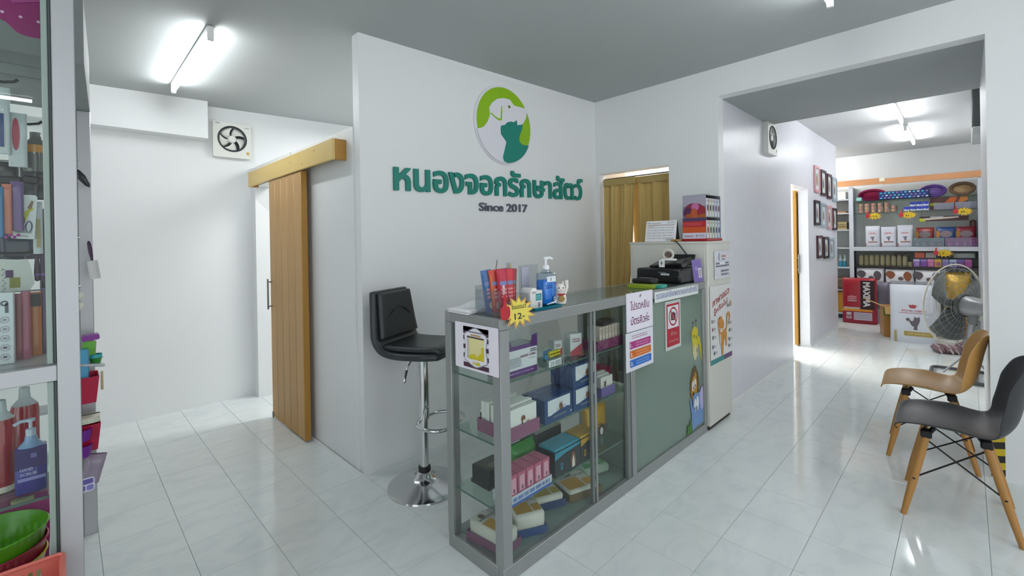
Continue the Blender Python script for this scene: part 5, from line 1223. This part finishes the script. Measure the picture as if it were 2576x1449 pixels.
# ================================================================ back room shelving
SX = 9.5
WP = mat('#c6cbd2', rough=.4, noise=.03)
def shelf_unit(label, y0, y1, loc_y):
    t = thing('shelf_unit', label, 'shelf', (SX+.2, loc_y, 0), 0, 'white shelving along the far wall')
    X = T(-SX-.2, -loc_y, 0)
    def bx(name, m, *a, b=.002):
        mb = MB(); mb.x = X; mb.box(*a, b); return mb.obj(name, m, t)
    return t, bx
t, bx = shelf_unit('wide white shelf unit full of goods at the far end of the back room', -.19, 1.40, .6)
for y0, y1 in ((-.19, -.125), (1.345, 1.405)):
    bx('upright', WP, SX, y0, 0, SX+.04, y1, 2.25); bx('upright', WP, SX+.38, y0, 0, SX+.42, y1, 2.25)
    bx('side_panel', mat('#a9aeb2', rough=.5), SX+.04, y0+.02, .0, SX+.38, y0+.03, 2.25)
bx('mid_beam', WP, SX, -.125, 1.165, SX+.04, 1.345, 1.232)
bx('back_panel', mat('#dde0dc', rough=.6), SX+.40, -.19, 0, SX+.41, 1.40, 2.25)
for z, m in ((2.0, SHELFGLASS), (1.80, SHELFGLASS), (1.232, WP), (1.055, SHELFGLASS), (.915, mat('#3b2e30', rough=.5)), (.10, WP)):
    bx('shelf', m, SX+(.041 if z == 1.055 else .01), (-.125 if z != 1.055 else -.12), z-.012, SX+.40, (1.345 if z != 1.055 else .585), z)
bx('fascia_board', mat('#c98f5f', rough=.55, noise=.06), SX-.03, -.19, 2.252, SX-.01, .95, 2.345); bx('fascia_board', mat('#c98f5f', rough=.55, noise=.06), SX-.03, .955, 2.262, SX-.01, 2.1, 2.36)
bx('fascia_cap', mat('#d9ccb8', rough=.5), SX-.035, -.20, 2.25, SX+.04, -.192, 2.35)
bx('light_block', mat('#e8e4c8', rough=.5), SX-.04, .92, 2.30, SX-.031, .99, 2.36)
t2, bx = shelf_unit('narrow white shelf bay peeping out beside the corridor wall end', 1.41, 2.1, 1.76)
bx('upright', WP, SX, 2.05, 0, SX+.04, 2.11, 2.25); bx('back_panel', mat('#c3c7c4', rough=.6), SX+.40, 1.41, 0, SX+.41, 2.1, 2.25)
for z in (2.05, 1.815, 1.53, 1.22, .885, .50, .10): bx('shelf', WP, SX+.0, 1.408, z-.02, SX+.40, 2.05, z)

FX = -PI/2          # goods face down the corridor
def bk(name, label, cat, y, z, w, h, d, col, group=None, x=None, b=.003, rz=0., m=None):
    """carton on the far shelves, front at shelf edge"""
    return carton(name, label, cat, ((SX+.03 if x is None else x)+d/2, y, z), w, d, h, col, FX+rz, group, b, m)
NTH = ('first', 'second', 'third', 'fourth', 'fifth', 'sixth', 'seventh', 'eighth', 'ninth', 'tenth', 'eleventh')
def bed(label, y, z, rx, rz_, rim, inner, x, tilt, cat='pet bed', dots=None):
    t = thing('pet_bed', label, cat, (x, y, z), 0, 'pet beds on the top shelf', rot=(tilt, 0, FX))
    mb = MB(); n = 32
    mb.tube([(rx*.86*math.cos(2*PI*i/n), 0, rz_+rz_*.86*math.sin(2*PI*i/n)) for i in range(n)], rz_*.2, 10, True); mb.obj('bolster', mat(rim, rough=.9, noise=.15, scale=40, bump=.3), t, smooth=60)
    mb = MB(); mb.x = T(0, .01, rz_); 
    mb.grid(lambda u, v: (rx*.8*v*math.cos(2*PI*u), .02-.035*(1-v*v)+.006*math.sin(9*u*PI)*v, rz_*.8*v*math.sin(2*PI*u)), 32, 6); mb.obj('cushion', mat(inner, rough=.95, noise=.3, scale=30, bump=.5) if not dots else dots, t, solid=.01, smooth=60)
    return t
bed('crimson round pet bed at the left of the top shelf', 1.12, 2.012, .20, .105, '#8f1a4c', '#86103f', 9.74, -.35)
bed('purple plush oval pet bed on the top shelf', .365, 2.012, .165, .105, '#6a4a9c', '#8168b4', 9.74, -.35)
bed('leopard print round pet bed at the right of the top shelf', .035, 2.012, .15, .105, '#6a5440', '#b39468', 9.62, -.35, dots=mat('#c2a67a', rough=.95, noise=.2, scale=55, tone='#5d4228'))
t = thing('patterned_bed', 'navy pet bed patterned with blue and white shells on the top shelf', 'pet bed', (9.56, .70, 2.002), FX+.06, None)
MB().box(-.30, -.10, 0, .30, -.085, .125, .01).obj('front_wall', mat('#27305c', rough=.85), t); MB().box(-.30, .085, 0, .30, .10, .135, .01).obj('back_wall', mat('#1f274c', rough=.85), t)
for s in (-1, 1): MB().box(s*.30-.008, -.085, 0, s*.30+.008, .085, .13, .008).obj('side_wall', mat('#1f274c', rough=.85), t)
MB().box(-.29, -.084, 0, .29, .084, .03, .01).obj('cushion', mat('#1b2038', rough=.9), t)
P = Print(); q = random.Random(3)
for r in range(3):
    for k in range(12):
        x = -.275+k*.05+(.02 if r % 2 else 0); z = .022+r*.04; c2 = q.choice(['#b9c3c9', '#3fa3cf', '#b9c3c9', '#3f6fc4', '#7a6fb4', '#57b4d6'])
        if abs(x) < .28: P.ell(x, z, .017, .013, c2, 10, up=(r == 0 and k == 0))
P.obj(t, T(0, -.1006, 0), 'shell_print')
bk('mint_cap_box', 'small mint green box at the left end of the top shelf', 'box', 1.265, 2.002, .075, .062, .06, '#8fc6bd', b=.012, x=9.505)
# second shelf
for s in range(6):
    for k in range(3 if s < 5 else 2):
        t = thing('food_can', 'brown labelled pet food can, stack %s from the left, %s layer' % (NTH[s], ('bottom', 'second', 'top')[k]), 'can', (9.575, 1.245-s*.085, 1.802+k*.052), FX, 'brown pet food cans')
        MB().lathe([(.038, 0), (.039, .003), (.039, .047), (.038, .050)], 18).obj('can', mat('#8d7d74', rough=.35, metal=.2), t)
        mb = MB(); mb.grid(lambda u, v: (.0396*math.sin(-1.1+1.2*u), -.0396*math.cos(-1.1+1.2*u), .006+.036*v), 6, 1); mb.obj('label', mat(('#b5826c', '#a9705c', '#b08a62')[(s+k) % 3], rough=.5), t)
for r in range(2):
    for c2 in range(4):
        if r == 1 and c2 == 0: continue
        t = bk('blue_carton', 'blue and white carton on the second shelf, %s in the %s layer' % (NTH[c2], ('lower', 'upper')[r]), 'box', .665-c2*.075, 1.802+r*.072, .07, .068, .10, '#c9d2df', 'blue and white cartons')
        P = Print(); P.poly([(-.034, .066), (.034, .066), (.034, .03), (.012, .018), (-.01, .030), (-.034, .022)], '#2437a8'); front(t, P)
t = bk('striped_box', 'dark box with orange stripes on the right of the second shelf', 'box', .185, 1.802, .42, .185, .05, '#5a2426', x=9.66)
P = Print(); P.poly([(-.06, .09), (.02, .185), (.10, .185), (.06, .09)], '#e0662a'); P.poly([(.10, .09), (.13, .185), (.21, .185), (.21, .13)], '#e0863a'); P.rect(-.21, .07, -.08, .11, '#c6cc2e'); front(t, P)
t = thing('mirrored_board', 'yellow, white and maroon board imitating a mirror reflection below the second shelf', 'mirror_image', (9.66, .245, 1.628), FX)  # board and hangers stand in for a mirror reflection under the shelf
MB().box(-.275, -.006, 0, .275, .006, .075, .002).obj('board', mat('#4a2228', rough=.4), t); P = Print(); P.poly([(-.275, 0), (-.20, 0), (-.24, .05), (-.275, .05)], '#c9d22a'); P.poly([(-.23, .03), (-.215, .018), (.17, .045), (.17, .068), (-.23, .05)], '#e8d6c6'); P.rect(-.15, .058, .0, .072, '#dfe0ea'); P.obj(t, T(0, -.0064, 0))
for s in (-1, 1): mb = MB(); mb.bar((s*.25, 0, .07), (s*.25, 0, .158), .003); mb.obj('hanger', STEEL, t)
for i in range(2):
    y = .235-i*.235
    t = tray('cup_tray', 'clear tray of silver cups on the second shelf, %s' % ('left one', 'right one')[i], 'tray', (9.56, y, 1.802), .225, .10, .10, '', FX, 'clear cup trays', m=glass('#e3e6ee', haze=.35, hazecol='#a9abbc'))
    for k in range(5):
        c3 = thing('foil_cup', 'silver foil cup, %s in the %s clear tray' % (NTH[k], ('left', 'right')[i]), 'cup', (9.545, y+.085-k*.0425, 1.806), FX, 'silver foil cups'); MB().lathe([(.014, 0), (.019, .035), (.0205, .037), (0, .038)], 14).obj('cup', mat('#9a9aa8', rough=.3, metal=.6), c3)
# third shelf
for i, y in enumerate((1.10, .895, .69)):
    t = pouch('white_food_bag', 'white pet food bag with a grey cat on the middle shelf, %s from the left' % NTH[i], 'bag', (9.60, y, 1.234), .195, .12, .345-.02*(i == 1), '#d6d8e2', FX, 'white pet food bags on the shelf', bulge=.82, top=.2)
    P = Print(); P.poly([(-.045, .22), (-.02, .236), (0, .225), (.02, .236), (.045, .22), (.06, .212), (-.06, .212)], '#c98a92'); P.poly([(-.025, .16), (.03, .17), (.022, .145), (.015, .115), (.02, .10), (-.005, .10), (-.005, .13), (-.018, .14)], '#74707c'); P.rect(-.055, .068, .065, .088, '#9a6a5c'); P.rect(-.09, .0, -.08, .06, '#8d5a4c'); P.rect(.0, .19, .05, .20, '#e6dfe4'); P.obj(t, T(0, -.0612, 0))
for i, (y, c2, nm) in enumerate(((.46, '#8f2a24', 'brick red'), (.22, '#23427c', 'blue'), (.0, '#7d1f2c', 'wine red'))):
    t = pouch('snack_bag', '%s foil snack bag behind the pink cup trays' % nm, 'bag', (9.70, y, 1.234), .215, .08, .30, c2, FX+.05*i, 'foil snack bags', bulge=.8); P = Print(); P.ell(0, .19, .07, .05, '#8a7c80'); P.ell(-.09, .19, .02, .06, '#b5762a'); P.obj(t, T(0, -.0412, 0))
for i, (y, w, n, cc, cl) in enumerate(((.415, .36, 4, '#7fb4b0', 'left'), (.055, .345, 4, '#a866a8', 'right'))):
    t = tray('cup_tray', '%s tray of pink cups on the middle shelf, %s one' % (('mint', 'lilac')[i], cl), 'tray', (9.57, y, 1.234), w, .12, .135, cc, FX, 'pink cup trays', m=glass('#dfe0e8', haze=.22, hazecol=cc))
    for k in range(n):
        c3 = thing('pink_cup', 'pink cup, %s in the %s tray' % (NTH[k], ('mint', 'lilac')[i]), 'cup', (9.565, y+w*.36-k*w*.24, 1.238), FX, 'pink cups'); MB().lathe([(.028, 0), (.034, .055), (.037, .06), (.03, .082), (0, .088)], 16).obj('cup', mat('#b05c9c', rough=.3), c3, smooth=50)
        P = Print(); P.ell(0, .032, .02, .022, '#d39cc6'); P.obj(c3, T(0, -.0372, 0))
bk('brown_toy_box', 'brown box at the right end of the middle shelf', 'box', -.075, 1.234, .07, .40, .06, '#6d4034', x=9.78, b=.02)
# fourth shelf
for i in range(9):
    t = thing('tall_can', 'olive tall can on the fourth shelf, %s from the left' % NTH[i], 'can', (9.57, 1.255-i*.070, .917), FX, 'olive tall cans'); MB().lathe([(.032, 0), (.033, .004), (.033, .176), (.031, .182), (0, .182)], 18).obj('can', mat('#6a6650', rough=.35, noise=.08), t)
    MB().lathe([(.0334, .02), (.0334, .155)], 18, cap=False).obj('label', mat(('#8a8468', '#7d7658')[i % 2], rough=.5), t)
t = thing('short_can', 'short olive can at the end of the tall can row', 'can', (9.56, .630, .917), FX, None); MB().lathe([(.03, 0), (.031, .075), (0, .077)], 18).obj('can', mat('#7d7c58', rough=.4), t)
for i in range(8):
    t = bk('purple_carton', 'purple snack carton on the fourth shelf, %s from the left' % NTH[i], 'box', .555-i*.082, .917, .078, .122, .09, ('#7d5a98', '#6a3f8a', '#a8588a', '#b5863c', '#6f6a98', '#8a93b4', '#4f3a72', '#8a3f7a')[i], 'purple snack cartons')
    P = Print(); P.rect(-.037, .085, .037, .118, ('#b9b3cf', '#8a7ab4', '#c98ab0', '#c9a43c', '#8f8fb4', '#a9bccc', '#6a5a98', '#a05a94')[i]); P.ell(.005, .045, .022, .03, ('#9a86b4', '#7a4f9c', '#b57aa0', '#8a4f7a', '#7d6aa0', '#6a5a94', '#7a4a86', '#9c4a8c')[i]); front(t, P)
bk('orange_box', 'orange box above the purple cartons', 'box', .52, 1.057, .12, .085, .10, '#b5583c', x=9.56); bk('grey_box', 'grey box beside the orange box', 'box', .39, 1.057, .12, .085, .10, '#9a9590', x=9.56)
pouch('clear_bag', 'clear grey bag lying above the purple cartons', 'bag', (9.62, .02, 1.057), .25, .10, .095, '#8d938f', FX)
bk('black_board', 'dark board lying across the tall cans', 'board', .72, 1.103, .22, .02, .14, '#2b2422', x=9.52)
# bottom shelf
COW = mat('#e4e4e8', rough=.25, noise=.05)
for i, (y, w, h, lb, cc) in enumerate(((1.14, .37, .775, 'cow print pet food bag at the left of the bottom shelf', '#5a5358'), (.765, .36, .76, 'white pet food bag with a brown patch on the bottom shelf', '#8a5030'), (.43, .30, .76, 'cow print pet food bag behind the fan', '#5a5358'))):
    t = pouch('cow_print_bag', lb, 'bag', (9.60, y, .102), w, .18, h, '', FX, 'cow print pet food bags', m=COW, bulge=.92, top=.4)
    P = Print(); 
    for px, pz, rx, rz_ in ((-.11, .68, .06, .07), (.10, .66, .05, .09), (-.02, .50, .07, .05), (.12, .40, .04, .07), (-.12, .36, .05, .08)): P.poly(smoothpoly([(px-rx, pz), (px-rx*.4, pz+rz_*.8), (px+rx*.7, pz+rz_*.6), (px+rx, pz-rz_*.2), (px+rx*.1, pz-rz_)], 3), cc, up=(px == -.11))
    P.ell(.02, .62, .035, .03, '#6a5f60', 12); P.lines(-.1, .1, .15, .3, 4, '#a9a4a8', i); P.obj(t, T(0, -.0912, 0))
pouch('gold_bag', 'crumpled gold bag on the bottom shelf behind the fan', 'bag', (9.62, .10, .102), .30, .2, .74, '#b9932c', FX, m=mat('#b9932c', rough=.25, noise=.2, scale=8, bump=.6, metal=.4))
# left bay
bk('white_box', 'white box on the top of the narrow shelf bay', 'box', 1.60, 2.052, .30, .13, .25, '#dcdcd4', x=9.53); bk('wooden_board', 'wooden board lying in the narrow shelf bay', 'board', 1.60, 1.817, .3, .025, .3, '#a97c54', x=9.52)
for k in range(3): bk('beige_carton', 'flat beige carton in the narrow bay, %s' % ('bottom one', 'middle one', 'top one')[k], 'box', 1.60, 1.532+k*.045, .32, .042, .3, ('#93835a', '#85764f', '#9c8b60')[k], 'flat beige cartons', x=9.53)
for i, y in enumerate((1.545, 1.485)):
    t = bottle('blue_bottle', 'blue spray bottle in the narrow bay, %s' % ('left one', 'right one')[i], 'bottle', (9.60, y, .887), [(0, 0), (.024, .002), (.026, .01), (.026, .10)], mat('#1f7fa0', rough=.15, coat=.3), group='blue spray bottles', seg=16); MB().lathe([(.026, .10), (.024, .13), (.011, .15), (.011, .19), (.014, .19), (.014, .21)], 16).obj('top', mat('#a9bcb8', rough=.2), t, smooth=50)
bk('brown_bag', 'brown basket low in the narrow bay', 'basket', 1.58, .502, .30, .20, .25, '#5d4a38', b=.03); bk('yellow_crate', 'yellow crate at the bottom of the narrow bay', 'crate', 1.58, .102, .32, .36, .3, '#b5851f', b=.01)
# price bursts
for i, (y, z, lns, lb) in enumerate(((1.06, 1.742, (('150.', -.022, .045, .10),), 'yellow 150 price burst hanging at the shelf of brown cans'), (.637, 1.736, (('35.-', -.02, .04, .08),), 'yellow price burst hanging under the blue cartons'), (.018, 1.756, (('45.-', -.02, .04, .08),), 'yellow price burst hanging below the silver cups'), (.24, 1.135, (('17.-', -.022, .05, .10),), 'yellow 17 price burst hanging on the middle beam'))):
    burst_tag('price_tag', lb, (9.468, y, z), FX, 0, .22, .13, lns, seed=i+7, group='yellow shelf price bursts', col='#d6b81f')

# ================================================================ goods on the back room floor
t = pouch('red_food_sack', 'big red and black pet food sack with white upright letters on the floor', 'bag', (9.18, 1.235, 0), .45, .17, .735, '#9c1226', FX+.05, bulge=.95, top=.35, waist=.01, m=mat('#9c1226', rough=.3, noise=.06, scale=6))
P = Print(); P.rect(.02, .235, .20, .70, '#2e1119'); P.rect(-.215, .03, .205, .235, '#8a1030'); P.rect(-.215, .20, .17, .235, '#d08a16'); P.rect(-.20, .235, .01, .265, '#b9a9a4'); P.rect(-.07, .06, .165, .185, '#b5aeb8'); P.lines(-.06, .15, .075, .17, 3, '#a096a6', 3); P.rect(-.165, .075, -.10, .12, '#bdb6be'); P.rect(-.165, .135, -.10, .18, '#bdb6be', up=False); P.rect(-.155, .085, -.11, .11, '#8f6a78'); P.rect(-.15, .36, -.03, .375, '#c9b9ba'); P.ell(-.09, .42, .05, .04, '#b8545c'); P.lines(-.15, -.03, .385, .45, 2, '#cf8c92', 4)
P.obj(t, T(0, -.0865, 0))
P = Print(); P.text('MAXIMA', 0, -.045, .115, '#d9d3d3', width=.40, bold=.045); P.obj(t, T(.105, -.0885, .475) @ RY(PI/2), 'lettering')
t = pouch('grey_food_sack', 'grey pet food sack standing behind the red one', 'bag', (9.36, .975, 0), .24, .16, .67, '#6f6a78', FX, bulge=.95, top=.4); P = Print(); P.rect(-.12, .0, .02, .24, '#8f8d9a'); P.lines(-.05, .1, .3, .55, 6, '#5d5868', 3); P.obj(t, T(0, -.0815, 0))
t = carton('cardboard_box', 'open cardboard box with a green patch behind the white sack', 'box', (8.33, .70, 0), .34, .30, .42, '#a9793a', FX+.25, b=.004); P = Print(); P.rect(-.17, .30, .17, .42, '#4a6a24'); front(t, P)
mb = MB(); mb.x = T(-.17, -.05, .42) @ RY(.45); mb.box(-.22, -.10, 0, 0, .10, .006); mb.obj('open_flap', mat('#bf9a5c', rough=.7), t)
mb = MB(); mb.x = T(0, -.15, .42) @ RX(.9); mb.box(-.16, -.12, 0, .16, 0, .006); mb.obj('open_flap', mat('#bf9a5c', rough=.7), t)
t = pouch('white_food_sack', 'large white pet food sack with a red crown and grey cat on the floor', 'bag', (8.0, .515, 0), .46, .17, .76, '#dde0e8', FX+.05, bulge=.82, top=.15, waist=.015, m=mat('#dde0e8', rough=.3, noise=.04, scale=6, bump=.1))
P = Print(); R_ = '#b5434f'
P.poly([(-.02, .455), (-.045, .50), (-.03, .49), (-.02, .505), (-.008, .492), (.004, .508), (.014, .492), (.026, .505), (.036, .49), (.05, .50), (.028, .455)], R_); P.text('ROYAL CANIN', .015, .41, .034, R_, width=.24, bold=.02); P.rect(-.13, .388, .17, .394, R_)
G2 = '#6a6468'; P.ell(-.045, .305, .020, .02, G2); P.poly(smoothpoly([(-.035, .30), (.0, .285), (.015, .32), (.02, .345), (.035, .335), (.055, .335), (.07, .345), (.072, .29), (.055, .24), (.045, .20), (.05, .175), (.01, .175), (.015, .21), (-.01, .23)], 3), G2); P.rect(-.085, .09, .20, .15, '#b19a54'); P.lines(-.05, .17, .105, .135, 1, '#cdbd84', 3); P.rect(-.185, .0, -.16, .15, '#b19a54'); P.lines(.12, .2, .28, .42, 2, '#c7cbd4', 8); P.obj(t, T(0, -.0865, 0))
MB().box(-.245, -.004, .60, .17, .004, .80, .003).obj('clear_fold', glass('#e8eaee', haze=.3, hazecol='#b9bdc6'), t, loc=(.02, .06, 0))
t = carton('brown_carton', 'brown carton on the floor behind the fan', 'box', (8.75, .17, .0), .36, .30, .20, '#9a6a26', FX); MB().box(-.06, -.1515, 0, .0, -.15, .20).obj('tape', mat('#b58a3c', rough=.4), t)
bk('low_plinth', 'pale low board under the brown carton', 'board', .1, .0, .36, .04, .15, '#c9cdbc', x=8.43)
for i, (x, y, rz, lb) in enumerate(((7.55, .12, .25, 'striped mat bundle on the floor behind the fan'), (7.95, -.08, .0, 'striped mat bundle half hidden by the pillar'))):
    t = thing('mat_bundle', lb, 'mat', (x, y, .0), FX+rz, 'striped mat bundles'); MB().box(-.19, -.13, 0, .19, .13, .075, .03).obj('bundle', mat('#7a6068', rough=.7), t, smooth=60)
    P = Print()
    for k in range(6): x0 = -.14+k*.05; P.poly([(x0, .008), (x0+.016, .008), (x0-.014, .068), (x0-.03, .068)], ('#b9a9a4', '#5d3f38', '#c9c0b8')[k % 3], up=(k == 0))
    P.obj(t, T(0, -.1306, 0), 'stripes')
    P = Print()
    for k in range(6): x0 = -.14+k*.05; P.rect(x0-.02, -.11, x0, .11, ('#b9a9a4', '#5d3f38', '#c9c0b8')[k % 3], up=(k == 0))
    P.obj(t, T(0, 0, .0756) @ RX(-PI/2), 'stripes')

# ================================================================ pedestal fan
Fn = thing('pedestal_fan', 'large grey pedestal fan seen from behind in the back room', 'fan', (6.30, .0, 0))
ang = math.atan2(.85, .53)                     # blowing direction
hub = Vector((-.06, -.075, .715)); ax = Vector((math.cos(ang), math.sin(ang), .03)).normalized()
FM = Matrix.Translation(hub) @ ax.to_track_quat('Z', 'Y').to_matrix().to_4x4()
GREYP = mat('#787a7a', rough=.35, noise=.04); LGREY = mat('#a6a8ab', rough=.35, metal=.2)
R0 = .40
mb = MB(); mb.x = FM; mb.tube([(R0*math.cos(2*PI*i/48), R0*math.sin(2*PI*i/48), .20) for i in range(48)], .007, 8, True); rim = mb.obj('guard_rim', mat('#c9c4b4', rough=.3), Fn)
for side, z0 in ((1, .29), (-1, .10)):
    for k in range(5):
        r = .10+.065*k; zz = .20+(z0-.20)*(1-(r/R0)**2); mb = MB(); mb.x = FM; mb.tube([(r*math.cos(2*PI*i/40), r*math.sin(2*PI*i/40), zz) for i in range(40)], .0012, 4, True); mb.obj('guard_ring', LGREY, rim)
    for k in range(30):
        a = 2*PI*k/30; mb = MB(); mb.x = FM
        mb.tube([(r*math.cos(a), r*math.sin(a), .20+(z0-.20)*(1-(r/R0)**2)) for r in (.06, .17, .28, .36, R0)], .0009, 3); mb.obj('guard_wire', LGREY, rim)
for k in range(3):
    mb = MB(); mb.x = FM @ RZ(2*PI*k/3+.5)
    mb.grid(lambda u, v: ((.05+.31*u)*math.cos((v-.5)*(1.45-.35*u)+.35*u), (.05+.31*u)*math.sin((v-.5)*(1.45-.35*u)+.35*u), .20+(v-.5)*.10*(1-.3*u)), 8, 8); mb.obj('blade', mat('#5d6160', rough=.3), Fn, solid=.004)
mb = MB(); mb.x = FM; mb.lathe([(0, .25), (.045, .245), (.055, .22), (.055, .15), (0, .148)], 24); mb.obj('blade_hub', mat('#4a4e4e', rough=.35), Fn, smooth=50)
mb = MB(); mb.x = FM; mb.lathe([(.07, .135), (.095, .125), (.098, .06), (.09, .02), (.075, -.06), (.06, -.10), (.045, -.11), (.045, -.125), (0, -.127)], 28); mb.obj('motor', mat('#9a9a9c', rough=.3, metal=.3), Fn, smooth=50)
mb = MB(); mb.x = FM; mb.lathe([(.112, .10), (.118, .13), (.10, .14)], 28); mb.obj('motor_plate', mat('#4d5150', rough=.4), Fn)
MB().bar((0, .0, .36), (-.02, -.04, .64), .022, n=16).obj('pole', LGREY, Fn); MB().bar((0, 0, .03), (0, 0, .40), .033, n=16).obj('outer_pole', mat('#8d9094', rough=.35, metal=.4), Fn)
MB().cbox(-.02, -.035, .60, .07, .07, .12, .015).obj('tilt_joint', GREYP, Fn); sb = MB().cbox(.03, -.06, .52, .06, .06, .12, .012).obj('switch_box', mat('#8f9492', rough=.4), Fn); mb = MB(); mb.bar((-.01, -.06, .54), (-.002, -.06, .54), .01); mb.obj('switch_knob', BLACK, sb)
MB().tube([(x, y, .022) for x, y in rrect(-.26, -.25, .26, .27, .06, 4)], .016, 8, True).obj('base_loop', mat('#55565a', rough=.35, metal=.3), Fn)
for y in (-.06, .06): mb = MB(); mb.bar((-.26, y, .022), (.26, y, .022), .012); mb.obj('base_bar', mat('#55565a', rough=.35, metal=.3), Fn)
for s in (-1, 1): mb = MB(); mb.bar((0, 0, .26), (0, s*.18, .03), .010); mb.obj('brace', LGREY, Fn)
mb = MB(); mb.tube(spline([(.03, -.07, .46), (.04, -.05, .36), (.05, -.02, .2), (.08, .0, .04)], 5), .004, 6); mb.obj('cord', mat('#8a8c8e'), Fn)
